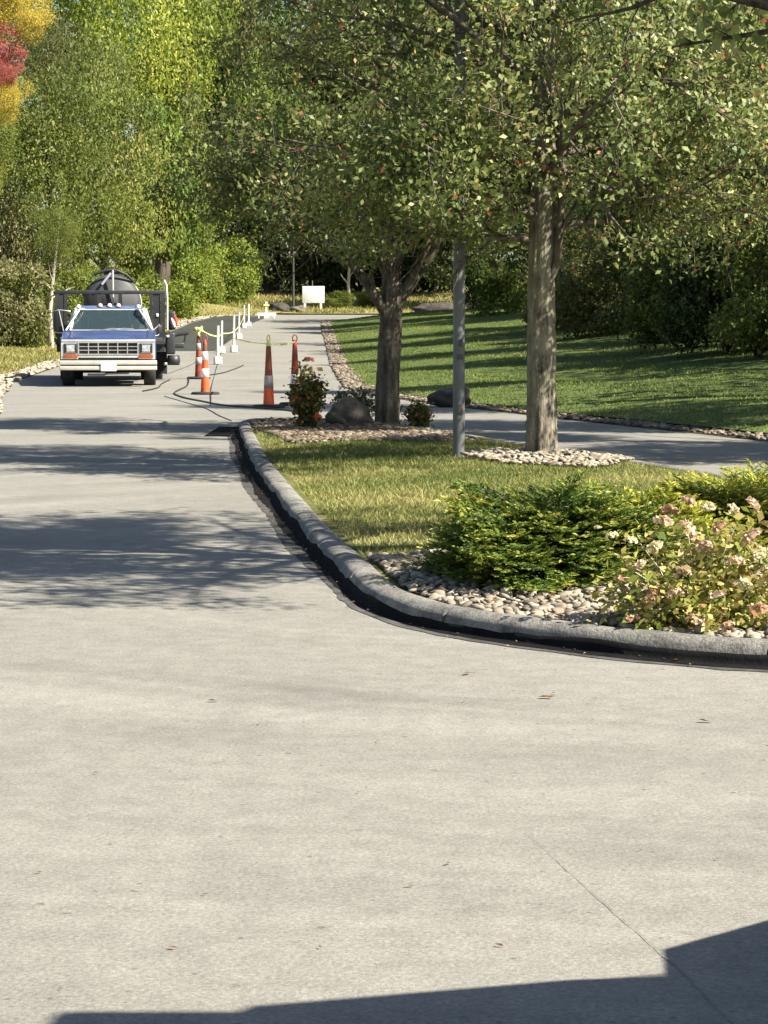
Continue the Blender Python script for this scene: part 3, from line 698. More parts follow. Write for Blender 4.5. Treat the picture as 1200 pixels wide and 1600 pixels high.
CR = {
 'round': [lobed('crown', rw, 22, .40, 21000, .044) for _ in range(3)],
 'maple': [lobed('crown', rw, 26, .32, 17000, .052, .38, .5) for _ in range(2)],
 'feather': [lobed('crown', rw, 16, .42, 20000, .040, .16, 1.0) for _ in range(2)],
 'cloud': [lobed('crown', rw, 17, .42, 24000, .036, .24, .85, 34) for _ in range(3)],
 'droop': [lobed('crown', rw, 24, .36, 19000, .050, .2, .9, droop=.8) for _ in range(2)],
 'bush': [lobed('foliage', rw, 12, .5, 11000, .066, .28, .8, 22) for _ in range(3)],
}
def trunk_mesh(rng, pale=False):
    mb = MB(); pts = [(0, 0, -.03), (rng.normal() * .01, rng.normal() * .01, .25), (rng.normal() * .025, rng.normal() * .025, .55), (rng.normal() * .03, rng.normal() * .03, .95)]
    mb.tube(pts, [.022, .017, .012, .003], 9)
    for k in range(9):
        t = rng.uniform(.3, .85); p, _ = sub([Vector(q) for q in pts], t); a = k * 2.4 + rng.normal() * .3
        mb.tube(path(p, (math.cos(a), math.sin(a), .8), .34 * (1.15 - t), rng, 4, .18, .05), [.009 * (1.2 - t), .007 * (1.2 - t), .005 * (1.2 - t), .003 * (1.2 - t), .001], 5, cap=False)
    return mb.mesh('trunk')
TRK = [trunk_mesh(rw) for _ in range(4)]
for m_ in TRK: m_.materials.append(M['bark_dark'])
def tree(label, x, y, H, w_, base, kind, mat, bark='bark_dark', name='woodland_tree', group='trees of the wood', extra=None, depth=None):
    """H height, w_ crown radius, base height where the crown starts"""
    z = zg(x, y); r = tag(empty(name, (x, y, z), rw.uniform(0, 6.28)), label, 'tree', group)
    k = rw.integers(len(TRK)); link('trunk', TRK[k], r, (0, 0, 0), None, (H * 1.0, H * 1.0, H * .97), M[bark])
    cm = CR[kind][rw.integers(len(CR[kind]))]; hh = (H - base) / 2
    link('crown', cm, r, (0, 0, base + hh), (0, 0, rw.uniform(0, 6.28)), (w_, depth or w_, hh), M[mat])
    if extra:
        for (dx, dy, dz, er, eh, em) in extra:
            link('crown', CR[kind][rw.integers(len(CR[kind]))], r, (dx, dy, dz), (0, 0, rw.uniform(0, 6.28)), (er, er, eh), M[em])
    return r
def shrub(label, x, y, H, w_, mat, name='woodland_shrub', group='shrubs along the wood edge', kind='bush', z=None):
    z = zg(x, y) if z is None else z
    r = tag(empty(name, (x, y, z), rw.uniform(0, 6.28)), label, 'shrub', group)
    mb = MB()
    for k in range(7):
        a = k * .9 + rw.normal() * .2; mb.tube(path((rw.normal() * .02, rw.normal() * .02, -.02), (math.cos(a) * .5, math.sin(a) * .5, 1), H * .75, rw, 4, .12), [.012 * H, .010 * H, .008 * H, .006 * H, .003 * H], 5, cap=False)
    mb.build('stem', M['bark_dark'], r)
    link('foliage', CR[kind][rw.integers(len(CR[kind]))], r, (0, 0, H * .44), (0, 0, rw.uniform(0, 6.28)), (w_, w_, H * .60), M[mat])
    return r
X = lambda px, y: (px - 600) * y / 3559.0

# left bank, front to back
r = tag(empty('maple_tree', (-12.25, 66, zg(-12.25, 66)), .4), 'maple turning yellow and red at the left edge', 'tree')
link('trunk', TRK[0], r, None, None, (12, 12, 12), M['bark_grey'])
for (dx, dy, dz, er, eh, mm) in ((1.1, 0, 10.6, 1.9, 1.7, 'lf_yellow'), (1.9, -.3, 9.3, 1.1, .9, 'lf_yellow'), (.4, .3, 8.7, 1.9, 2.2, 'lf_yellow'), (1.0, -1.1, 8.1, 1.25, 1.0, 'lf_red'), (1.5, -1.2, 7.6, .75, .6, 'lf_red'), (1.3, -.8, 6.8, 1.0, .65, 'lf_yellow'), (.2, .4, 5.6, 1.6, 1.6, 'lf_yellowgreen')):
    link('crown', CR['cloud'][rw.integers(3)], r, Matrix.Rotation(-.4, 3, 'Z') @ Vector((dx, dy, dz)), (rw.normal() * .3, rw.normal() * .3, rw.uniform(0, 6)), (er, er, eh), M[mm])
lm_ = MB()
for (a, b, c) in ((1.5, -.2, 10.0), (1.6, -1.0, 8.0), (1.5, -.7, 6.8), (.8, .2, 9.5)):
    e_ = Matrix.Rotation(-.4, 3, 'Z') @ Vector((a, b, c)); lm_.tube([(0, 0, c - 1.6), e_ * .55 + Vector((0, 0, (c - .9) * .45)), e_], [.07, .045, .015], 6)
lm_.build('limbs', M['bark_grey'], r)
TREES = [
 ('feathery olive tree left of the truck, below the red maple leaves', X(75, 72), 72, 8.4, 2.6, .8, 'cloud', 'lf_olive'),
 ('soft olive tree rising behind the feathery one on the left', X(165, 80), 80, 10.4, 2.5, 1.6, 'cloud', 'lf_olive'),
 ('brownish olive tree with drooping sprays at upper left', X(110, 86), 86, 11.4, 2.5, 4.0, 'cloud', 'lf_brown'),
 ('tall bright green tree filling the top left of the picture', X(130, 100), 101, 20, 4.0, 7.0, 'cloud', 'lf_bright'),
 ('tall light green tree right of the brightest crown at upper left', X(245, 106), 107, 20, 4.0, 6.0, 'cloud', 'lf_bright'),
 ('broad maple with layered green boughs behind the truck tank', X(245, 100), 100, 10.5, 2.9, 1.0, 'maple', 'lf_green'),
 ('yellow green maple bough tree directly above the truck', X(200, 90), 90, 6.2, 1.8, 1.2, 'maple', 'lf_yellowgreen'),
 ('tall tree with browning leaves and sky gaps at top', X(325, 128), 128, 21, 3.8, 9.0, 'round', 'lf_brown'),
 ('rounded green tree between the truck and the forked tree', X(350, 129), 129, 14.5, 3.8, 1.6, 'round', 'lf_green'),
 ('bright green tree leaning over the sealed lane', X(285, 114), 114, 10, 2.8, 1.0, 'round', 'lf_bright'),
 ('dense green tree behind the thin far lamp post', X(425, 138), 140, 19.5, 4.4, 3.2, 'round', 'lf_green'),
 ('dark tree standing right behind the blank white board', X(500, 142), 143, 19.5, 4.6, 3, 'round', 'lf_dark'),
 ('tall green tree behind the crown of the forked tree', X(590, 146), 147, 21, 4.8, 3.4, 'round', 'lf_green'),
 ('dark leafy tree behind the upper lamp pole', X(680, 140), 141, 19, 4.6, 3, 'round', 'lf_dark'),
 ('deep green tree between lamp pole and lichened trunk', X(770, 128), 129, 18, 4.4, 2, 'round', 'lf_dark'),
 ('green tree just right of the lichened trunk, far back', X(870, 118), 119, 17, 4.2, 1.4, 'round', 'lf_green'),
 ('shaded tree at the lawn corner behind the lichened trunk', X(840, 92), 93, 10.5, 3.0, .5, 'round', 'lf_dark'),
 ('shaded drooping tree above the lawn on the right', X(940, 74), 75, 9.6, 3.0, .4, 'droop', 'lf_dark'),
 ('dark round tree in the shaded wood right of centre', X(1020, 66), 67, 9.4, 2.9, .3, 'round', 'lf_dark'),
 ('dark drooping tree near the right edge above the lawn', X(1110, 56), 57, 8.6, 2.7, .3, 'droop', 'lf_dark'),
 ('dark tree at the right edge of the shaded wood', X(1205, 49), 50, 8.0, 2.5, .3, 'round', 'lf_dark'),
 ('tall tree behind the right edge of the shaded wood', X(1160, 84), 85, 15, 4.0, 2.0, 'round', 'lf_green'),
 ('tall green tree behind the shaded wood, right of centre', X(1000, 98), 99, 16, 4.2, 2.0, 'round', 'lf_green'),
 ('tall tree outside the right edge, its crown level with the lamp post', 8.4, 22.4, 11.2, 1.9, 6.4, 'round', 'lf_green'),
 ('tall tree outside the right edge, nearest the shaded wood', 8.6, 31.4, 11.6, 1.9, 6.2, 'round', 'lf_green'),
 ('tall tree outside the right edge, rising over the shaded wood', 10.6, 38.5, 12.6, 1.8, 6.8, 'round', 'lf_green'),
 ('tree outside the right edge shading the lane bend', 8.3, 20.3, 7.6, 2.2, 2.8, 'round', 'lf_green'),
 ('tree outside the right edge above the lane', 7.3, 26.3, 7.8, 2.1, 3.0, 'round', 'lf_green'),
 ('tree outside the right edge above the near lawn', 9.4, 28.5, 7.2, 1.8, 2.4, 'round', 'lf_green'),
]
for (lb, x, y, H, w_, b_, k_, m_) in TREES: tree(lb, x, y, H, w_, b_, k_, m_)
tree('young tree with a pale slim trunk at the far left', X(82, 70), 70, 4.4, 1.0, 2.3, 'feather', 'lf_olive', 'bark_pale', 'young_tree')
tree('small tree with a pale trunk beside the white board', X(546, 121), 121, 5.2, 1.4, 1.5, 'round', 'lf_green', 'bark_pale', 'young_tree')
SHR = [
 ('pinkish grey shrub at the left edge above the verge', X(14, 69), 69, 2.6, 1.3, 'lf_pinkgrey'),
 ('tall grey green shrub at the left edge below the maple', X(8, 72), 72, 4.6, 1.2, 'lf_pinkgrey'),
 ('olive shrub left of the open truck door', X(58, 70), 70, 2.4, 1.1, 'lf_olive'),
 ('yellow green shrub just left of the truck rack', X(98, 74), 74, 2.5, 1.1, 'lf_yellowgreen'),
 ('bright shrub behind the truck tank', X(150, 78), 78, 2.6, 1.3, 'lf_yellowgreen'),
 ('low yellow green shrub right of the truck tank', X(212, 90), 90, 2.6, 1.5, 'lf_yellowgreen'),
 ('bright leafy shrub behind the right side of the truck', X(262, 108), 108, 3.2, 1.8, 'lf_bright'),
 ('yellow green shrub at the bend above the sealed lane', X(318, 119), 119, 3.0, 1.6, 'lf_yellowgreen'),
 ('leafy shrub at the dark gap left of the thin lamp post', X(358, 126), 126, 3.6, 1.8, 'lf_bright'),
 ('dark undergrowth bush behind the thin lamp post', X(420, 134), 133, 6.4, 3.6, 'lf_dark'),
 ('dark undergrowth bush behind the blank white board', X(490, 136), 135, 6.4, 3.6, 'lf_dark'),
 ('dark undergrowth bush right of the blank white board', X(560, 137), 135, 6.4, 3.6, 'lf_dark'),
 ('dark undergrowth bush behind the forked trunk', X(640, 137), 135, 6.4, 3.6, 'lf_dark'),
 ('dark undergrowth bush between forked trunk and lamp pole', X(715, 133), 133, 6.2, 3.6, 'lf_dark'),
 ('low yellow shrub right of the white board legs', X(527, 121), 121, .9, .75, 'lf_yellowgreen'),
 ('low yellow shrub left of the forked trunk', X(585, 122), 122, .8, .95, 'lf_yellowgreen'),
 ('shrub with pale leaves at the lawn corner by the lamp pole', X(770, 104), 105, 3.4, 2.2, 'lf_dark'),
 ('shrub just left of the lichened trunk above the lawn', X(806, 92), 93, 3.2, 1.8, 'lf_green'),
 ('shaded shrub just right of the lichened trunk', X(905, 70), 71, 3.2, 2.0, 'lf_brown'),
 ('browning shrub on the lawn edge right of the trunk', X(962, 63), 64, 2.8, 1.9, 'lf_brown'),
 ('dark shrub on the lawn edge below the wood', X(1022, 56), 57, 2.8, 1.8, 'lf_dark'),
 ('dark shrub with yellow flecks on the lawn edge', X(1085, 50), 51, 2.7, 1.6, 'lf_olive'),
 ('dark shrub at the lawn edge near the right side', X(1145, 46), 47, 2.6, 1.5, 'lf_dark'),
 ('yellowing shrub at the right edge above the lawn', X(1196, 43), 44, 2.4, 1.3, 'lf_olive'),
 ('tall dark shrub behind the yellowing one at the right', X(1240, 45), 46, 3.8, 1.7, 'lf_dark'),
]
for s in SHR: shrub(*s)
# the wood behind, one mass
def wood_mass(rng):
    P = []; sz = []
    def put(n, x0, x1, y0, y1, z0, zf):
        x = rng.uniform(x0, x1, n); y = rng.uniform(y0, y1, n); top = zf(x, y); z = hy(y) + z0 + rng.uniform(0, 1, n) ** .8 * np.maximum(top - z0, .5)
        P.append(np.stack([x, y, z], 1))
    put(2500, -46, 44, 150, 175, .5, lambda x, y: 23 + 2.5 * np.sin(x * .35) + 1.5 * np.sin(x * .9 + 2))
    put(900, -34, -17, 70, 150, .3, lambda x, y: 16 + 2 * np.sin(x + y * .2))
    put(520, 9.6, 20, 30, 62, .5, lambda x, y: np.minimum(x * .8, 11))
    put(900, 11.5, 34, 40, 150, .2, lambda x, y: np.minimum(x * .68, 14))
    C = np.vstack(P); per = 37
    Q = np.repeat(C, per, 0); o = rng.normal(size=Q.shape) * np.array([.75, .75, .55]); Q = Q + o
    rnd = np.clip(.42 + np.repeat(rng.normal(size=len(C)) * .17, per) + rng.normal(size=len(Q)) * .17, 0, 1)
    return leaf_mesh('wood', Q, .30 * np.exp(rng.normal(size=len(Q)) * .25), rnd, rng, M['lf_green'], .5, .3)
tag(link('wood', wood_mass(rw)), 'dense mass of green woodland filling the far background', 'woodland', kind='stuff')

# ------------------------------------------------------------------ shrubs on the island
def juniper(label, x, y, rx, ry, H, mat, rng, n=620, tilt=.0):
    z = float(isl_z(x, y)); r = tag(empty('juniper_bush', (x, y, z)), label, 'shrub', 'spreading junipers on the island')
    C = []; A = []; T = []; mb = MB()
    for i in range(n):
        a = rng.uniform(0, 2 * np.pi); e = np.arcsin(rng.uniform(.0, 1.0)); gl_ = rng.uniform(.78, 1.08)
        lob = gl_ * (1 + .13 * math.sin(3 * a + e * 4) + .09 * math.sin(7 * a + 1 + e * 7))
        tip = np.array([math.cos(a) * math.cos(e) ** .55 * rx * lob, math.sin(a) * math.cos(e) ** .55 * ry * lob, max(.05, math.sin(e) ** .8 * H * lob)])
        st = np.array([tip[0] * .35, tip[1] * .35, tip[2] * .55]); d = tip - st; d[2] = d[2] * .45 + .02; Lb = np.linalg.norm(d) + 1e-6; d = d / Lb; Lb = min(Lb, .34)
        st = tip - d * Lb; side = unit(np.cross(d, np.array([0, 0, 1.0]) + rng.normal(size=3) * .22))
        if i % 2 == 0: mb.tube([st, st + d * Lb * .8], [.004, .0015], 3, cap=False)
        gold = rng.normal() * .12
        for k in range(11):
            u = .15 + .85 * k / 10; sg = 1 if k % 2 else -1; b0 = st + d * (Lb * u) + np.array([0, 0, -.02 * u * u])
            fd = unit(d * .8 + side * sg * .85 + rng.normal(size=3) * .12 + np.array([0, 0, .08])); fl = (.085 * (1 - .55 * u) + .02) * rng.uniform(.7, 1.2); fs_ = unit(np.cross(fd, np.array([0, 0, 1.0]) + rng.normal(size=3) * .2))
            for q in range(9):
                v = (q + .5) / 9; s2 = 1 if q % 2 else -1
                C.append(b0 + fd * fl * v + fs_ * s2 * .007 * (1.2 - v) + rng.normal(size=3) * .0025); A.append(unit(fd + fs_ * s2 * .55 + rng.normal(size=3) * .1))
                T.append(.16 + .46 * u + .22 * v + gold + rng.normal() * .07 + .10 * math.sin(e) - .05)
    mb.build('stem', M['bark_dark'], r)
    C = np.array(C); ok = C[:, 2] > .008; T = np.clip(np.array(T), 0, 1)
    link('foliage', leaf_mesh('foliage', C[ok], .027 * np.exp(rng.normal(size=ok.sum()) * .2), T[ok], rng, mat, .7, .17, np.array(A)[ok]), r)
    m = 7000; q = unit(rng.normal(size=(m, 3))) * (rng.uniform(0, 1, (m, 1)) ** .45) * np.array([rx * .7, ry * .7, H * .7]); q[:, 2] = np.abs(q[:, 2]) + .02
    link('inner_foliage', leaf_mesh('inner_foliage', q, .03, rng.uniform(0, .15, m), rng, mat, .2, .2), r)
    return r
rj = np.random.default_rng(9)
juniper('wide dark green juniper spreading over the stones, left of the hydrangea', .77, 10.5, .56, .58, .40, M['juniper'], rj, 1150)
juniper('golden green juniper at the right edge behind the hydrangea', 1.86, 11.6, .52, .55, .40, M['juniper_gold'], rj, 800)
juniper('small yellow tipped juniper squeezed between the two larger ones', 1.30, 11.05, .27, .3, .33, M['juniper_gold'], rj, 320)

# hydrangea with cream and faded pink heads
def flower_geo(rng, n=70):
    d = unit(rng.normal(size=(n, 3))); d[:, 2] = np.abs(d[:, 2]) * .9 - .15
    return leaf_mesh('flower_head', d * np.array([1, 1, .8]) * rng.uniform(.75, 1.05, (n, 1)), .55, rng.uniform(0, 1, n), rng, None, .2, .45, unit(np.cross(d, rng.normal(size=(n, 3)))))
FL = [flower_geo(rj) for _ in range(3)]
hx, hy_ = 1.25, 8.92; hz = float(isl_z(hx, hy_))
hyd = tag(empty('hydrangea_bush', (hx, hy_, hz)), 'hydrangea with cream and faded pink heads beside the kerb', 'shrub')
rx, ry, HH = .40, .28, .43
mb = MB(); C = []
for i in range(90):
    a = rj.uniform(0, 6.28); e = math.asin(rj.uniform(0, 1)); tip = Vector((math.cos(a) * math.cos(e) * rx, math.sin(a) * math.cos(e) * ry, math.sin(e) * HH * .95 + .02)) * rj.uniform(.8, 1.05)
    b = Vector((tip.x * .25, tip.y * .25, 0)); mid = b.lerp(tip, .5) + Vector((0, 0, .05))
    mb.tube([b, mid, tip], [.004, .003, .002], 4, cap=False)
    for k in range(64):
        p = b.lerp(tip, rj.uniform(.25, 1.0)); C.append(np.array(p) + rj.normal(size=3) * .038)
mb.build('stem', M['bark_pale'], hyd)
C = np.array(C); C[:, 2] = np.abs(C[:, 2]) + .01
link('foliage', leaf_mesh('foliage', C, .034 * np.exp(rj.normal(size=len(C)) * .25), np.clip(rj.normal(.5, .25, len(C)), 0, 1), rj, M['lf_hydrangea'], .4, .3), hyd)
HEADS = [(-.36, -.05, .40, .026, 'cream'), (-.29, -.10, .385, .026, 'cream'), (-.41, 0, .43, .016, 'cream'), (.02, -.02, .52, .032, 'cream'), (.13, .05, .50, .03, 'cream'), (.30, 0, .50, .03, 'cream'),
         (-.16, -.05, .46, .04, 'pink'), (-.07, -.12, .43, .045, 'pink'), (.05, -.12, .44, .036, 'rust'), (.18, -.10, .40, .045, 'pink'), (.30, -.06, .38, .04, 'rust'), (-.12, .06, .50, .035, 'rust'),
         (.10, -.22, .31, .035, 'pink'), (-.10, -.22, .27, .032, 'pink'), (.26, -.2, .26, .036, 'pink'), (-.22, -.2, .16, .034, 'rust'), (.02, -.27, .17, .036, 'pink'), (.18, -.28, .12, .038, 'rust'),
         (-.06, -.29, .07, .038, 'pink'), (.30, -.25, .1, .036, 'rust'), (-.33, -.14, .22, .03, 'rust'), (.40, -.02, .44, .035, 'pink'), (.38, -.1, .3, .035, 'pink'), (-.3, -.2, .06, .036, 'rust'), (.06, -.3, .05, .03, 'pink'),
         (-.2, -.12, .36, .034, 'cream'), (-.02, -.2, .37, .034, 'pink'), (.2, -.18, .34, .034, 'cream'), (.33, -.14, .44, .036, 'pink'), (-.26, -.16, .29, .03, 'pink'), (.12, -.27, .22, .034, 'cream'), (-.14, -.27, .18, .032, 'pink'), (.34, -.24, .18, .034, 'cream'), (.2, 0, .53, .036, 'pink'), (-.05, .05, .54, .032, 'pink')]
for (a, b, c, s_, k) in HEADS: link('flower_head', FL[rj.integers(3)], hyd, (a * 1.0, b, c * .92), tuple(rj.normal(size=3) * .4), (s_, s_, s_ * .85), M['petal_' + k])

def low_bush(name, label, x, y, rx, H, mat, rng, n=2600, leaf=.05, base=.1, cat='shrub'):
    z = float(isl_z(x, y)); r = tag(empty(name, (x, y, z)), label, cat); mb = MB(); C = []
    for i in range(26):
        a = rng.uniform(0, 6.28); q = rng.uniform(.1, 1) ** .6; tip = Vector((math.cos(a) * rx * q, math.sin(a) * rx * q, H * (1 - .45 * q * q) * rng.uniform(.65, 1.05)))
        b = Vector((rng.normal() * .04, rng.normal() * .04, 0)); pts = [b, b.lerp(tip, .5) + Vector((0, 0, .06 * H)), tip]; mb.tube(pts, [.008, .006, .003], 4, cap=False)
        for k in range(n // 26):
            u = rng.uniform(base, 1.02); C.append(np.array(pts[0].lerp(pts[1], u * 2) if u < .5 else pts[1].lerp(pts[2], u * 2 - 1)) + rng.normal(size=3) * .05)
    mb.build('stem', M['bark_dark'], r); C = np.array(C); C[:, 2] = np.maximum(C[:, 2], .01)
    link('foliage', leaf_mesh('foliage', C, leaf * np.exp(rng.normal(size=len(C)) * .25), np.clip(rng.normal(.5, .26, len(C)), 0, 1), rng, mat, .4, .3), r)
    return r
rb = low_bush('rose_bush', 'dark reddish rose bush with one red bloom in front of the cones', -.88, 26.0, .21, .82, M['lf_rose'], rj, 1800, .058)
link('bloom', FL[0], rb, (.02, -.05, .80), None, (.065, .065, .055), M['lf_red'])
link('bloom', FL[1], rb, (.13, -.15, .16), None, (.05, .05, .05), M['orange'])
low_bush('silver_shrub', 'grey green shrub growing behind the island boulder', -.36, 28.0, .34, .46, M['lf_silver'], rj, 2200, .05)
low_bush('spirea_bush', 'small yellow and rust bush right of the forked trunk', .41, 27.3, .17, .32, M['lf_spirea'], rj, 1300, .045)

def boulder(label, x, y, z, sx, sy, sz, mat, rng, rz=0, name='boulder'):
    bm = bmesh.new(); bmesh.ops.create_icosphere(bm, subdivisions=4, radius=1); ph = rng.uniform(0, 6.28, 9)
    pl = [(unit(rng.normal(size=3)), rng.uniform(.62, .85)) for _ in range(9)]
    for v in bm.verts:
        c = v.co; 
        for nr, d in pl:
            q = c.x * nr[0] + c.y * nr[1] + c.z * nr[2]
            if q > d: c = c - Vector(nr) * (q - d) * .85
        f = 1 + .09 * math.sin(c.x * 5 + ph[0]) * math.sin(c.y * 5 + ph[1]) + .03 * math.sin(c.x * 13 + ph[3]) * math.sin(c.z * 12 + ph[4]) + .04 * math.sin(c.z * 9 + ph[2] + c.x * 6)
        v.co = Vector((c.x * sx * f, c.y * sy * f, c.z * sz * f + sz * .55))
    me = bpy.data.meshes.new(name); bm.to_mesh(me); bm.free(); me.materials.append(mat); me.polygons.foreach_set('use_smooth', [True] * len(me.polygons))
    return tag(link(name, me, None, (x, y, z), (0, 0, rz)), label, 'boulder', 'landscape boulders')
boulder('brown grey boulder between the rose bush and the forked trunk', -.40, 26.9, float(isl_z(-.40, 26.9)) - .03, .33, .3, .24, M['boulder'], rj)
boulder('dark boulder at the lawn edge behind the lamp pole', X(708, 36), 36, zg(X(708, 36), 36) - .02, .40, .3, .21, M['boulder_dark'], rj)
boulder('dark far boulder right of the forked trunk at the lawn top', X(690, 111), 111, zg(X(690, 111), 117.5) - .2, 1.5, .7, .5, M['boulder_dark'], rj)
boulder('grey far boulder just right of the forked trunk', X(655, 112), 112, float(hy(112)), .5, .5, .36, M['boulder'], rj)
boulder('grey boulder at the foot of the thin lamp post', X(437, 117.5), 117.5, zg(-5, 117.6) - .1, .55, .5, .42, M['boulder_dark'], rj)
boulder('pale boulder left of the white board', X(466, 118), 118, zg(-4, 118) - .1, .6, .4, .28, M['boulder'], rj)
# ------------------------------------------------------------------ truck
TK = empty('flatbed_truck', (-5.70, 47.2, 0), math.radians(5.9))
tag(TK, 'blue flatbed truck with black tank, doors open, parked on the left', 'truck')
def part(name, mat, f, parent=TK, loc=None, rot=None):
    mb = MB(); f(mb); return mb.build(name, M[mat] if isinstance(mat, str) else mat, parent, loc, rot)
# body: x across, y towards the rear, z up; front bumper at y=0
body = part('body', 'blue', lambda m: (
    m.prism([(.12, .60), (.12, .985), (.20, 1.02), (1.42, 1.16), (1.50, 1.19), (1.55, .62), (1.32, .62), (1.25, .82), (1.05, .93), (.80, .93), (.58, .82), (.50, .60)], -.985, -.80),
    m.prism([(.12, .60), (.12, .985), (.20, 1.02), (1.42, 1.16), (1.50, 1.19), (1.55, .62), (1.32, .62), (1.25, .82), (1.05, .93), (.80, .93), (.58, .82), (.50, .60)], .80, .985),
    m.box(-.97, .97, 2.62, 2.92, .5, 1.19, .02), m.box(-.86, .86, 1.42, 2.62, .46, .56)))
md_ = body.modifiers.new('bevel', 'BEVEL'); md_.width = .03; md_.segments = 3; md_.limit_method = 'ANGLE'
part('hood', 'blue', lambda m: (m.add([(-.84, .11, 1.0), (-.80, .22, 1.045), (-.80, 1.44, 1.175), (.80, 1.44, 1.175), (.80, .22, 1.045), (.84, .11, 1.0), (-.3, .2, 1.062), (.3, .2, 1.062), (-.34, 1.44, 1.20), (.34, 1.44, 1.20), (-.3, .11, 1.012), (.3, .11, 1.012)],
     [(0, 1, 6, 10), (10, 6, 7, 11), (11, 7, 4, 5), (1, 2, 8, 6), (6, 8, 9, 7), (7, 9, 3, 4)], False)))
part('panel_gap', 'black', lambda m: (m.box(-.83, .83, .1195, .124, 1.0065, 1.012), m.tube([(-.803, .22, 1.047), (-.803, 1.43, 1.177)], .007, 5), m.tube([(.803, .22, 1.047), (.803, 1.43, 1.177)], .007, 5)))
part('cowl', 'blue', lambda m: m.box(-.93, .93, 1.44, 1.66, 1.08, 1.19, .015))
# cab upper: pillars, roof
def cab(m):
    for s in (-1, 1):
        m.tube([(s * .83, 1.60, 1.18), (s * .715, 2.02, 1.635)], .032, 8)
        m.tube([(s * .90, 2.80, 1.18), (s * .745, 2.78, 1.66)], .05, 8)
        m.tube([(s * .72, 2.02, 1.645), (s * .745, 2.78, 1.665)], .03, 8)
    m.box(-.9, .9, 2.74, 2.84, 1.18, 1.32)
part('cab_pillar', 'silver', cab)
roof = part('roof', 'blue_faded', lambda m: (m.add([(-.735, 2.0, 1.635), (.735, 2.0, 1.635), (.66, 2.12, 1.715), (-.66, 2.12, 1.715), (.66, 2.72, 1.73), (-.66, 2.72, 1.73), (.765, 2.85, 1.655), (-.765, 2.85, 1.655)],
     [(0, 1, 2, 3), (3, 2, 4, 5), (5, 4, 6, 7), (1, 6, 4, 2), (0, 3, 5, 7), (0, 7, 6, 1)])))
for i, x in enumerate((-.66, -.2, 0, .19, .62)):
    part('clearance_lamp', 'white_plastic' if i in (0, 4, 2) else 'cab_lamp', lambda m: m.lathe([(.052, 0), (.05, .03), (.035, .058), (.0, .07)], 10), roof, (x, 2.10 if abs(x) < .5 else 2.08, 1.705 if abs(x) < .5 else 1.68))
ws = part('windscreen', 'glass', lambda m: m.add([(-.80, 1.605, 1.20), (.80, 1.605, 1.20), (.70, 1.99, 1.625), (-.70, 1.99, 1.625)], [(0, 1, 2, 3)]))
part('seal', 'silver', lambda m: (m.tube([(-.80, 1.595, 1.195), (.80, 1.595, 1.195)], .014, 6), m.tube([(-.70, 1.985, 1.632), (.70, 1.985, 1.632)], .016, 6)), ws)
part('rear_window', 'glass', lambda m: m.add([(-.7, 2.79, 1.32), (.7, 2.79, 1.32), (.66, 2.78, 1.62), (-.66, 2.78, 1.62)], [(0, 1, 2, 3)]))
for s in (-1, 1):
    part('wiper', 'chrome', lambda m: (m.tube([(s * .12 - .1, 1.58, 1.19), (s * .12 + .18, 1.60, 1.235), (s * .12 + .40, 1.60, 1.225)], .009, 5)))
    part('seat', 'black', lambda m: (m.box(s * .38 - .26, s * .38 + .26, 2.0, 2.5, .56, .95, .05), m.box(s * .38 - .26, s * .38 + .26, 2.45, 2.6, .9, 1.45, .05)))
part('steering_wheel', 'black', lambda m: m.tube([(.38 + .19 * math.cos(a), 1.85 + .06 * math.sin(a), 1.2 + .17 * math.sin(a)) for a in np.linspace(0, 6.28, 17)], .014, 6, False))
part('dashboard', 'black', lambda m: m.box(-.84, .84, 1.62, 1.86, .95, 1.16, .03))
part('firewall', 'black', lambda m: (m.box(-.8, .8, 1.44, 1.50, .5, 1.07), m.box(-.78, .78, .32, .40, .55, .97)))
# face: headlight panel, grille, lamps, bumper
face = part('front_panel', 'silver', lambda m: (
    m.box(-.965, .965, .02, .12, .955, 1.005, .012), m.box(-.965, -.62, .03, .12, .60, .955), m.box(.62, .965, .03, .12, .60, .955), m.box(-.62, .62, .03, .12, .63, .69, .008)))
part('lower_slot', 'black', lambda m: m.box(-.62, .62, .05, .12, .585, .628), face)
part('grille_back', 'black', lambda m: m.box(-.61, .61, .085, .119, .692, .953))
gr = part('grille', 'chrome', lambda m: (m.box(-.618, .618, .015, .05, .692, .712), m.box(-.618, .618, .015, .05, .935, .953), m.box(-.618, -.598, .015, .05, .713, .934), m.box(.598, .618, .015, .05, .713, .934)))
for k in range(2): part('grille_bar', 'chrome', lambda m: m.box(-.597, .597, .018, .045, .779 + k * .075, .793 + k * .075), gr)
for k in range(5): part('grille_bar', 'chrome', lambda m: m.box(-.405 + k * .2 - .009, -.405 + k * .2 + .009, .012, .016, .713, .934), gr)
for s in (-1, 1):
    c = s * .775
    h = part('headlight', 'black', lambda m: m.box(c - .135, c + .135, .012, .029, .725, .925, .004))
    part('lens', 'lens', lambda m: m.box(c - .082, c + .082, .0, .011, .757, .893, .006), h)
    part('bezel', 'chrome', lambda m: (m.box(c - .10, c + .10, .002, .0118, .906, .914), m.box(c - .10, c + .10, .002, .0118, .736, .744)), h)
    part('turn_signal', 'amber', lambda m: m.box(c - .145, c + .145, .008, .0285, .618, .695, .006))
bp = part('front_bumper', 'bumper', lambda m: (m.box(-1.0, 1.0, -.10, .06, .485, .575, .015), m.box(-.985, .985, -.075, .05, .462, .484), m.box(-1.0, 1.0, -.10, .06, .375, .460, .015)))
part('groove', 'black', lambda m: (m.box(-.98, .98, -.079, -.0755, .464, .482)), bp)
part('license_plate', 'white', lambda m: m.box(-.155, .165, -.125, -.105, .355, .525, .006))
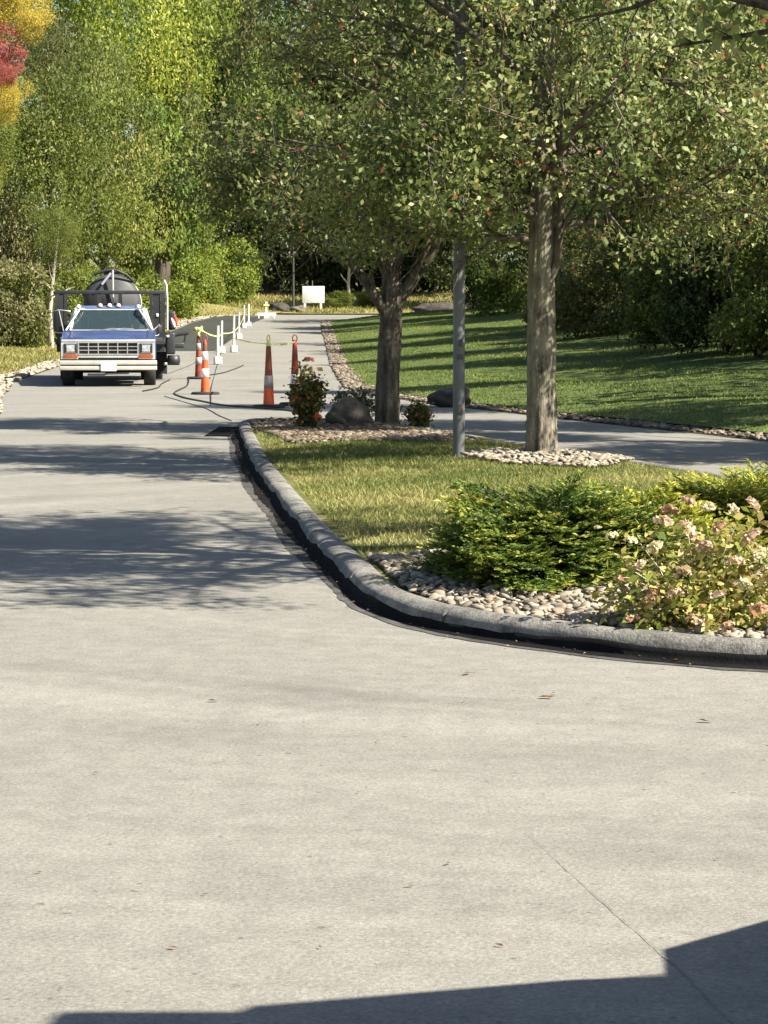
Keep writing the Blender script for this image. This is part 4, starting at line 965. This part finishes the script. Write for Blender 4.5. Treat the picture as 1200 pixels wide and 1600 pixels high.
# wheels
def wheel(x, y, r, wd, name='wheel'):
    o = empty(name, (x, y, r), 0, TK)
    mb = MB(); mb.lathe([(r * .62, -wd / 2), (r * .9, -wd / 2), (r, -wd * .34), (r, wd * .34), (r * .9, wd / 2), (r * .62, wd / 2)], 28)
    t = mb.build('tyre', M['rubber'], o); t.rotation_euler = (0, math.pi / 2, 0)
    mb = MB(); mb.lathe([(0, -wd * .3), (r * .3, -wd * .34), (r * .5, -wd * .2), (r * .63, -wd * .42), (r * .63, wd * .42), (r * .5, wd * .2), (r * .3, wd * .34), (0, wd * .3)], 20)
    t = mb.build('rim', M['silver'], o); t.rotation_euler = (0, math.pi / 2, 0)
for s in (-1, 1): wheel(s * .85, .93, .385, .25)
for s in (-1, 1): wheel(s * 1.03, 4.35, .385, .22); wheel(s * .76, 4.35, .385, .22)
part('axle', 'black', lambda m: (m.tube([(-.75, .93, .36), (.75, .93, .36)], .06, 8), m.tube([(-.7, 4.35, .385), (.7, 4.35, .385)], .08, 8), m.lathe([(0, -.18), (.16, -.1), (.18, 0), (.16, .1), (0, .18)], 12, (0, 4.35, .39))))
part('chassis', 'black', lambda m: (m.box(-.46, -.36, .2, 5.7, .52, .70), m.box(.36, .46, .2, 5.7, .52, .70), m.box(-.4, .4, .7, 1.3, .40, .6), m.box(-.3, .3, 1.6, 2.3, .36, .55), m.box(.36, .8, 2.2, 2.9, .42, .68, .03)))
part('skid_bar', 'chrome', lambda m: (m.tube([(-.45, .7, .27), (-.1, .7, .27), (-.05, .7, .29), (.42, .7, .30)], .022, 8)))
# flat bed, rack, tank
part('flatbed', 'frame_black', lambda m: (m.box(-1.2, 1.2, 3.02, 5.75, .88, .99, .01), m.box(-1.18, 1.18, 3.1, 5.7, .72, .88)))
rk_ = part('headache_rack', 'frame_black', lambda m: (
    m.box(-1.20, 1.20, 3.03, 3.11, 1.985, 2.065, .012), m.box(-1.20, 1.20, 3.03, 3.09, 1.04, 1.28), 
    m.box(-1.20, -1.12, 3.03, 3.11, 1.28, 1.985), m.box(1.10, 1.20, 3.03, 3.11, 1.28, 1.985), m.box(-1.0, -.93, 3.035, 3.10, 1.28, 1.985), m.box(.86, .93, 3.035, 3.10, 1.28, 1.985),
    m.box(-.28, -.20, 3.035, 3.10, 1.28, 1.985), m.box(.18, .26, 3.035, 3.10, 1.28, 1.985), m.box(-.93, .86, 3.04, 3.09, 1.40, 1.47)))
part('side_screen', 'frame_black', lambda m: (m.box(-1.2, -1.14, 3.12, 5.6, 1.30, 1.36), m.box(-1.2, -1.14, 3.12, 5.6, 1.86, 1.95), m.box(-1.19, -1.15, 4.3, 4.36, .99, 1.86), m.box(1.14, 1.2, 3.12, 5.6, 1.30, 1.36), m.box(1.14, 1.2, 3.12, 4.4, 1.86, 1.95), m.box(1.15, 1.19, 4.3, 4.36, .99, 1.86)))
part('corner_plate', 'frame_black', lambda m: (m.box(-1.115, -1.005, 3.05, 3.085, 1.28, 1.985), m.box(.935, 1.095, 3.05, 3.085, 1.28, 1.985)))
part('rack_lamp', 'white_plastic', lambda m: (m.box(1.0, 1.055, 3.03, 3.048, 1.49, 1.56, .008)))
tank = part('tank', 'tank_black', lambda m: None if m.lathe([(0, -1.18), (.30, -1.16), (.50, -1.10), (.60, -1.0), (.63, -.98), (.63, 1.0), (.5, 1.1), (0, 1.18)], 40) is None else None, TK, (.04, 4.42, 1.80), (math.pi / 2, 0, 0))
part('rim_highlight', 'silver', lambda m: m.lathe([(.632, -.985), (.648, -.98), (.648, -.95), (.632, -.945)], 40), tank)  # silver ring stands for the highlight on the tank rim
part('hatch', 'frame_black', lambda m: m.lathe([(.20, 0), (.20, .10), (.23, .10), (.23, .13), (.05, .17), (0, .17)], 20), TK, (.04, 3.95, 2.38))
part('agitator_post', 'silver', lambda m: (m.tube([(.06, 3.20, 1.55), (.06, 3.20, 2.52)], .022, 6), m.tube([(-.18, 3.21, 2.2), (.02, 3.2, 2.45)], .03, 6)))
part('hose', 'hose', lambda m: m.tube([(-.35, 3.3, 2.42), (-.1, 3.25, 2.50), (.1, 3.25, 2.53), (.35, 3.3, 2.42), (.5, 3.4, 2.28)], .03, 8))
part('tank_saddle', 'frame_black', lambda m: (m.box(-.6, .68, 3.6, 3.75, .99, 1.3), m.box(-.6, .68, 5.1, 5.25, .99, 1.3)))
# rear-left corner gear: pole, pump arm, mud flap, cloth
part('marker_stake', 'white_plastic', lambda m: m.tube([(1.245, 3.3, 1.2), (1.25, 3.3, 1.9), (1.23, 3.3, 2.2), (1.18, 3.3, 2.3)], .022, 6))
part('tool_bag', 'black', lambda m: (m.box(1.24, 1.44, 3.5, 3.9, 1.2, 1.62, .05)))
part('cloth', 'red', lambda m: m.tube([(1.40, 3.42, 1.55), (1.44, 3.40, 1.45), (1.45, 3.40, 1.35), (1.42, 3.44, 1.26)], [.012, .03, .03, .012], 7))
part('cloth', 'white', lambda m: m.tube([(1.34, 3.38, 1.46), (1.38, 3.38, 1.36), (1.41, 3.38, 1.26)], [.02, .04, .02], 7))
part('spray_pump', 'frame_black', lambda m: (m.box(1.21, 1.42, 3.3, 4.0, .66, 1.14, .04), m.tube([(1.3, 3.5, 1.05), (1.5, 3.5, 1.10), (1.72, 3.5, 1.13)], .035, 8), m.tube([(1.66, 3.5, 1.13), (1.62, 3.5, .92)], .02, 6), m.box(1.18, 1.62, 3.35, 3.9, .80, .92, .03), m.lathe([(.0, -.1), (.13, -.1), (.15, 0), (.13, .12), (0, .12)], 14, (1.38, 3.45, .52))))
part('valve', 'chrome', lambda m: (m.lathe([(0, -.03), (.05, -.03), (.06, .0), (.05, .03), (0, .03)], 12, (1.24, 3.26, 1.06)), m.lathe([(0, -.03), (.04, -.03), (.04, .03), (0, .03)], 10, (1.2, 3.26, .45))))
part('mud_flap', 'rubber', lambda m: (m.box(.98, 1.24, 3.84, 3.87, .22, .72)))
# doors, standing open
def door(s):
    ang = s * math.radians(24)
    o = empty('door', (s * .985, 1.52, 0), ang, TK)
    def pnl(m): m.box(min(0, -s * .09), max(0, -s * .09), 0, 1.10, .50, 1.19, .02)
    part('panel', 'blue', pnl, o)
    part('inner_panel', 'black', lambda m: m.box(min(-s * .092, -s * .10), max(-s * .092, -s * .10), .08, 1.02, .56, 1.12), o)
    def fr(m):
        m.tube([(-s * .05, .05, 1.19), (-s * .19, .44, 1.64), (-s * .20, 1.02, 1.65), (-s * .06, 1.08, 1.19)], .022, 7)
        m.tube([(-s * .05, .34, 1.19), (-s * .165, .42, 1.60)], .012, 6)
    part('window_frame', 'silver', fr, o)
    part('window', 'glass', lambda m: m.add([(-s * .05, .10, 1.2), (-s * .188, .46, 1.62), (-s * .195, 1.0, 1.63), (-s * .06, 1.06, 1.2)], [(0, 1, 2, 3)]), o)
    part('handle', 'chrome', lambda m: m.box(min(0, s * .03) + s * .002, max(0, s * .03) + s * .002, .9, 1.04, 1.02, 1.05, .008), o)
    if s < 0:
        part('mirror', 'frame_black', lambda m: (m.box(-.27, -.13, .10, .14, 1.17, 1.60, .02)), o)
        part('mirror_arm', 'chrome', lambda m: (m.tube([(0, .12, 1.15), (-.12, .12, 1.14), (-.27, .12, 1.16), (-.285, .12, 1.3), (-.28, .12, 1.60), (-.15, .12, 1.63), (.04, .3, 1.60)], .012, 6), m.tube([(-.14, .11, 1.62), (-.02, .1, 1.14)], .012, 6)), o)
    else:
        part('mirror', 'frame_black', lambda m: (m.box(.10, .20, .10, .14, 1.12, 1.3, .02)), o)
        part('mirror_arm', 'chrome', lambda m: (m.tube([(0, .12, 1.08), (.1, .12, 1.08), (.15, .12, 1.14)], .012, 6), m.tube([(0, .12, 1.2), (.15, .12, 1.32)], .012, 6)), o)
door(-1); door(1)

# ------------------------------------------------------------------ cones
def cone(label, x, y, tilt, bands, base='rubber', top='orange_dirty_shaded', H=1.12):
    z = zg(x, y); r = tag(empty('traffic_cone', (x, y, z), tilt), label, 'traffic cone', 'tall traffic cones across the road')
    part('base', base, lambda m: (m.lathe([(0, .0), (.27, .0), (.27, .025), (.24, .045), (.09, .05)], 8)), r)
    rad_ = lambda zz: .088 - (.088 - .038) * (zz - .04) / .92
    zs = .045
    for (z1, mt) in bands:
        e = .004 if 'band' in mt else 0
        part('band' if 'band' in mt else 'cone_body', mt, lambda m: m.lathe([(rad_(zs), zs), (rad_(zs) + e, zs + .001), (rad_(z1) + e, z1 - .001), (rad_(z1), z1)], 20), r); zs = z1
    part('handle', top, lambda m: (m.lathe([(rad_(zs), zs), (.035, zs + .03), (.022, zs + .05), (.022, zs + .09), (0, zs + .09)], 14), m.tube([(-.03, 0, zs + .06), (-.045, 0, zs + .12), (-.02, 0, zs + .17), (.02, 0, zs + .17), (.045, 0, zs + .12), (.03, 0, zs + .06)], .011, 6)), r)
    return r
cone('bright orange cone with white bands, nearest the truck', X(321, 42.8), 42.8, .2, [(.32, 'orange'), (.48, 'band'), (.64, 'orange'), (.80, 'band'), (.94, 'orange_dirty_shaded')])
cone('orange cone painted dark as in shade, half hidden behind the bright banded one', X(311, 51.5), 51.5, .7, [(.32, 'orange_shaded'), (.48, 'band_dirty_shaded'), (.64, 'orange_shaded'), (.8, 'band_dirty_shaded'), (.96, 'orange_dirty_shaded')], 'rubber', 'tape')
cone('cone with dirt and shade painted above a bright orange foot left of the rose bush', X(420, 35.7), 35.7, 1.1, [(.30, 'orange'), (.50, 'band_dirty_shaded'), (.96, 'orange_dirty_shaded')], 'rubber', 'tape')
cone('cone with shade painted in dark red standing behind the rose bush', X(461, 36.8), 36.8, .5, [(.30, 'orange'), (.5, 'band'), (.66, 'orange_shaded'), (.96, 'orange_shaded')], 'rubber', 'orange_shaded')

# ------------------------------------------------------------------ white posts in pails
POSTS = [(X(341, 61), 61, 1.03, 'nearest white post in its white block, just beside the banded cones'),
         (X(347, 70), 70, 1.0, 'second white post back from the banded cones'),
         (X(366, 71), 71, 1.16, 'tall white post where the tape turns toward the cones'),
         (X(374, 84), 84, 1.0, 'white post halfway along the sealed lane'),
         (X(382, 97.5), 97.5, .98, 'left one of the farthest pair of white posts'),
         (X(389, 99.5), 99.5, .98, 'right one of the farthest pair of white posts')]
for (x, y, h, lb) in POSTS:
    z = zg(x, y); r = tag(empty('barrier_post', (x, y, z), .3), lb, 'post', 'white tape posts along the sealed lane')
    part('post', 'white_plastic', lambda m: m.tube([(0, 0, .1), (0, 0, h * .6), (.01, 0, h)], [.04, .04, .035], 10), r)
    part('block', 'white_plastic', lambda m: m.box(-.10, .10, -.10, .10, 0, .2, .02), r)

def ribbon(name, label, pts, sag, wd, mat, rng):
    V = []; F = []
    for i in range(len(pts) - 1):
        a, b = Vector(pts[i]), Vector(pts[i + 1])
        for k in range(9 if i == len(pts) - 2 else 8):
            t = k / 8; p = a.lerp(b, t); p.z -= sag * 4 * t * (1 - t); tw = rng.uniform(-.6, .6)
            dirn = (b - a).normalized(); sd = dirn.cross(Vector((0, 0, 1))).normalized(); u = Vector((0, 0, 1)) * math.cos(tw) + sd * math.sin(tw)
            V += [p - u * wd / 2, p + u * wd / 2]
    n = len(V) // 2; F = [(2 * i, 2 * i + 1, 2 * i + 3, 2 * i + 2) for i in range(n - 1)]
    mb = MB(); mb.add(V, F); o = mb.build(name, mat); md = o.modifiers.new('thick', 'SOLIDIFY'); md.thickness = .004
    return tag(o, label, 'caution tape', 'yellow caution tape between cones and posts')
rr_ = np.random.default_rng(4)
zp = lambda i, f: (POSTS[i][0], POSTS[i][1] - .045, zg(POSTS[i][0], POSTS[i][1]) + POSTS[i][2] * f)
cB = (X(311, 51.5), 51.44, 1.12 + zg(X(311, 51.5), 51.5)); cC = (X(420, 35.7), 35.64, 1.0); cD = (X(461, 36.8), 36.74, 1.02)
ribbon('caution_tape', 'yellow tape from the dark cone back along the white posts', [cB, zp(0, .72), zp(1, .62), zp(2, .55), zp(3, .5), zp(4, .5)], .03, .032, M['tape'], rr_)
ribbon('caution_tape', 'yellow tape from the tall white post forward to the darkened cone', [zp(2, .38), cC], .03, .026, M['tape'], rr_)
ribbon('caution_tape', 'short tape stretched between the darkened cone and the dark red cone', [cC, cD], .03, .026, M['tape'], rr_)
o = MB()
for k in range(5): o.tube([(rr_.normal() * .03, rr_.normal() * .03, rr_.uniform(-.04, .04)), (rr_.normal() * .08, -.03, rr_.uniform(-.1, .08)), (rr_.normal() * .1, -.03, rr_.uniform(-.14, .1))], [.02, .025, .012], 5)
o.tube([(.05 * math.cos(a), .05 * math.sin(a), 0) for a in np.linspace(0, 6.28, 12)], .022, 6, False)
o = o.build('tape_knot', M['tape'], None, cB); tag(o, 'bunched yellow tape knotted round the top of the dark cone', 'caution tape', 'yellow caution tape between cones and posts')

# far barricade, board, thin lamp post
x, y = X(417, 110.5), 110.5; r = tag(empty('barricade', (x, y, zg(x, y)), .1), 'small white barricade with one rail at the far road end', 'barricade')
part('post', 'white_plastic', lambda m: m.box(-.05, .05, -.03, .03, 0, .82), r)
part('rail', 'white', lambda m: m.box(-.46, .46, -.075, -.032, .12, .27, .008), r)
part('foot', 'white_plastic', lambda m: (m.box(-.13, .13, -.2, .2, .001, .10), m.box(-.40, -.34, -.16, .16, .001, .12), m.box(.34, .40, -.16, .16, .001, .12)), r)
part('cross_bar', 'tape', lambda m: m.box(-.14, .14, -.055, -.031, .60, .68), r)
x, y = X(490, 119.5), 119.5; r = tag(empty('sign_board', (x, y, zg(x, y)), -.05), 'blank white sign board on two legs at the road end', 'sign')
part('panel', 'white', lambda m: m.box(-.58, .58, -.03, .03, .38, 1.26, .02), r)
part('leg', 'white_plastic', lambda m: m.box(-.50, -.38, -.05, .05, 0, .379), r)
part('leg', 'white_plastic', lambda m: m.box(.34, .46, -.05, .05, 0, .379), r)
part('foot', 'white_plastic', lambda m: m.box(-.66, -.3, -.12, .12, .001, .06), r)
part('stub', 'pole', lambda m: m.tube([(-.05, 0, 1.25), (-.05, 0, 1.55)], .03, 6), r)
x, y = X(459, 118.8), 118.8; r = tag(empty('lamp_post', (x, y, zg(x, y))), 'thin distant lamp post left of the white board', 'lamp post', 'lamp posts')
part('pole', 'pole_dark', lambda m: m.tube([(0, 0, 0), (0, 0, 1.0), (0, 0, 5.2)], [.075, .06, .05], 8), r)
part('lamp_head', 'pole_dark', lambda m: m.lathe([(.05, 5.2), (.26, 5.25), (.26, 5.4), (.1, 5.5), (0, 5.52)], 14), r)
# near lamp post on the island
x, y = .65, 19.8; r = tag(empty('lamp_post', (x, y, float(isl_z(x, y)))), 'grey steel lamp post standing in the island grass', 'lamp post', 'lamp posts')
part('pole', 'pole', lambda m: m.tube([(0, 0, -.05), (0, 0, 2.0), (0, 0, 5.6)], [.052, .05, .043], 20), r)
part('collar', 'pole', lambda m: (m.lathe([(.05, 1.66), (.056, 1.665), (.056, 1.70), (.05, 1.705)], 20)), r)
part('hand_hole_cover', 'pole_dark', lambda m: m.box(-.012, .03, -.055, -.046, .38, .47, .004), r)
part('clip', 'pole_dark', lambda m: m.box(-.02, .035, -.056, -.045, .86, .90, .004), r)
part('clip', 'pole_dark', lambda m: m.box(-.005, .03, -.055, -.045, .97, 1.03, .004), r)
part('lamp_head', 'pole', lambda m: (m.box(-.2, .2, -.28, .2, 5.58, 5.72, .03)), r)

# ------------------------------------------------------------------ hoses on the road, fallen leaves, joints
def hose(label, pts, r_=.02):
    P_ = [Vector((a, b, float(hy(b)) + r_ + .002)) for a, b in pts]; F_ = []
    for i in range(len(P_) - 1):
        p0, p1, p2, p3 = P_[max(i - 1, 0)], P_[i], P_[i + 1], P_[min(i + 2, len(P_) - 1)]
        for k in range(6):
            t = k / 6; F_.append(.5 * ((2 * p1) + (p2 - p0) * t + (2 * p0 - 5 * p1 + 4 * p2 - p3) * t * t + (3 * p1 - p0 - 3 * p2 + p3) * t ** 3))
    mb = MB(); mb.tube(F_ + [P_[-1]], r_, 7); return tag(mb.build('spray_hose', M['hose']), label, 'hose')
hose('long black hose curving from the cones across the road to the kerb', [(-4.45, 52), (-4.1, 47.5), (-4.0, 43.5), (-3.55, 40.5), (-3.0, 38.2), (-2.6, 36.6), (-2.1, 35.6), (-1.5, 34.4), (-1.15, 33.0)], .014)
hose('short bent black hose hanging off the truck beside its rear wheel', [(-4.75, 50.6), (-4.72, 48.5), (-4.6, 46.3), (-4.72, 44.6)], .014)
hose('black hose looped from the truck toward the dark cone', [(-4.5, 56), (-4.2, 53.5), (-3.9, 54.5), (-3.75, 57.5), (-3.7, 60)], .014)
hose('thin black line lying on the road in front of the cones', [(-4.0, 41.5), (-3.4, 38.5), (-2.75, 35.2), (-2.35, 32.4), (-2.05, 30.6)], .006)

rl = np.random.default_rng(31)
lv = MB(); lv.add([(-.5, 0, 0), (-.2, .22, .07), (.2, .2, .05), (.5, 0, .12), (.2, -.22, .04), (-.2, -.2, .09), (0, 0, 0)], [(0, 6, 1), (1, 6, 2), (2, 6, 3), (3, 6, 4), (4, 6, 5), (5, 6, 0)])
LM = lv.mesh('fallen_leaf')
a_ = LM.attributes.new('rnd', 'FLOAT', 'POINT'); a_.data.foreach_set('value', [.5] * len(LM.vertices))
def gp(px, py):
    b = (800 - py) / 3559; t = -1.25 / (-math.sin(PITCH) + b * math.cos(PITCH)); return ((px - 600) / 3559 * t, (math.cos(PITCH) + b * math.sin(PITCH)) * t)
LEAVES = [((.30, 8.15), 'orange leaf lying on the asphalt near the island kerb', 'litter', .05), ((-.57, 7.55), 'dark curled leaf alone on the left of the pale asphalt', 'litter', .045),
          ((.55, 7.62), 'long dark twig like leaf on the asphalt below the kerb stones', 'litter', .06), ((1.02, 7.15), 'dark leaf on the asphalt at the right below the hydrangea', 'litter', .05), ((1.17, 6.75), 'dark leaf near the right edge of the asphalt', 'litter', .045)]
for (x, y), lb, mt, s_ in LEAVES: tag(link('fallen_leaf', LM, None, (x, y, .006), (rl.normal() * .15, rl.normal() * .15, rl.uniform(0, 6.28)), (s_, s_ * .8, s_), M[mt]), lb, 'leaf', 'dry leaves on the asphalt')
for (px, py) in [(205, 1025), (700, 1352), (640, 1387), (500, 1483), (270, 1484), (60, 1366), (780, 1480), (95, 1548), (405, 1133), (725, 1098), (795, 1158), (865, 1085), (590, 1160), (320, 1400), (1000, 1330), (1120, 1345), (560, 1240), (150, 1210)]:
    x, y = gp(px, py); s_ = rl.uniform(.012, .026)
    tag(link('fallen_leaf', LM, None, (x, y, .005), (rl.normal() * .2, rl.normal() * .2, rl.uniform(0, 6.28)), (s_, s_ * .7, s_), M['litter']), 'tiny dry leaf scrap lying on the open foreground asphalt', 'leaf', 'leaf scraps on the asphalt')
# paving joint running out from the shade at lower right
mb = MB(); jp = [np.array(gp(*q)) for q in ((820, 1300), (870, 1345), (935, 1405), (1000, 1462), (1060, 1515), (1100, 1556), (1180, 1640), (1330, 1800))]
fine_ = [jp[i] + (jp[i + 1] - jp[i]) * t for i in range(len(jp) - 1) for t in np.linspace(0, 1, 8)[:-1]]
fine_ = [q + rl.normal(size=2) * .0012 for q in fine_]; jv = []
for i, q in enumerate(fine_):
    hw = .0009 * min(1, i / 14) * rl.uniform(.3, 1.2) + .0002; jv += [(q[0] - hw, q[1], .003), (q[0] + hw, q[1], .003)]
mb.add(jv, [(2 * i, 2 * i + 1, 2 * i + 3, 2 * i + 2) for i in range(len(fine_) - 1)])
jo = mb.build('road_joint', M['kerb']); jo.parent = bpy.data.objects['road']

# ------------------------------------------------------------------ unseen van added at lower right, its outline shaped to cast the foreground shade
VN = tag(empty('shadow_van', (0, 0, 0)), 'unseen grey van added to cast the shade across the lower right asphalt', 'van')
X0, X1 = 1.5, 3.4
part('body', 'van_paint', lambda m: m.prism([(4.84, .30), (4.82, .42), (4.07, 1.0), (3.87, 1.02), (3.76, 1.22), (3.31, 1.86), (3.05, 2.0), (-.6, 2.02), (-.75, 1.9), (-.8, .32)], X0, X1), VN)
part('windscreen', 'glass', lambda m: m.add([(X0 + .1, 3.85, 1.12), (X1 - .1, 3.85, 1.12), (X1 - .15, 3.36, 1.82), (X0 + .15, 3.36, 1.82)], [(0, 1, 2, 3)]), VN)
part('shadow_box', 'black', lambda m: m.box(X0 + .03, X1 - .6, 1.4, 3.10, 2.09, 2.30, .05), VN)  # box added to cast the leftmost tip of the shade
part('roof_rail', 'frame_black', lambda m: (m.box(X0 + .1, X1 - .1, 2.7, 2.76, 2.0, 2.09), m.box(X0 + .1, X1 - .1, 1.6, 1.66, 2.0, 2.09)), VN)
part('side_window', 'glass', lambda m: m.box(X0 - .006, X0 - .002, 2.0, 3.2, 1.15, 1.75), VN)
for yy in (3.6, .2):
    for xx in (X0 + .13, X1 - .13):
        o = MB(); o.lathe([(0, -.11), (.3, -.11), (.34, -.08), (.34, .08), (.3, .11), (0, .11)], 22); o = o.build('wheel', M['rubber'], VN, (xx, yy, .34), (0, math.pi / 2, 0))

rl2 = np.random.default_rng(8)
def litter(name, label, P_, zf, s_, rng):
    C_ = np.stack([P_[:, 0], P_[:, 1], zf(P_[:, 0], P_[:, 1])], 1); ax = unit(rng.normal(size=C_.shape) * np.array([1, 1, .15]))
    o = link(name, leaf_mesh(name, C_, s_ * np.exp(rng.normal(size=len(C_)) * .3), rng.uniform(0, 1, len(C_)), rng, M['litter'], 3.0, .3, ax)); return tag(o, label, 'leaf litter', kind='stuff')
P_ = np.vstack([fill_poly(BED1, 420, rl2), fill_poly(BED2, 2600, rl2), fill_poly(ISL, 260, rl2), fill_poly(ring, 160, rl2)])
litter('leaf_litter', 'brown leaf litter strewn over the island stones and grass', P_, lambda x, y: isl_z(x, y) + .035, .032, rl2)
ss = rl2.uniform(-5, cum[i_end], 260); P_ = np.array([at_arc(s) - inward(s) * abs(rl2.normal()) * .07 for s in ss])
litter('gutter_litter', 'tiny leaf crumbs and grit caught along the kerb foot', P_, lambda x, y: 0 * x + .012, .014, rl2)
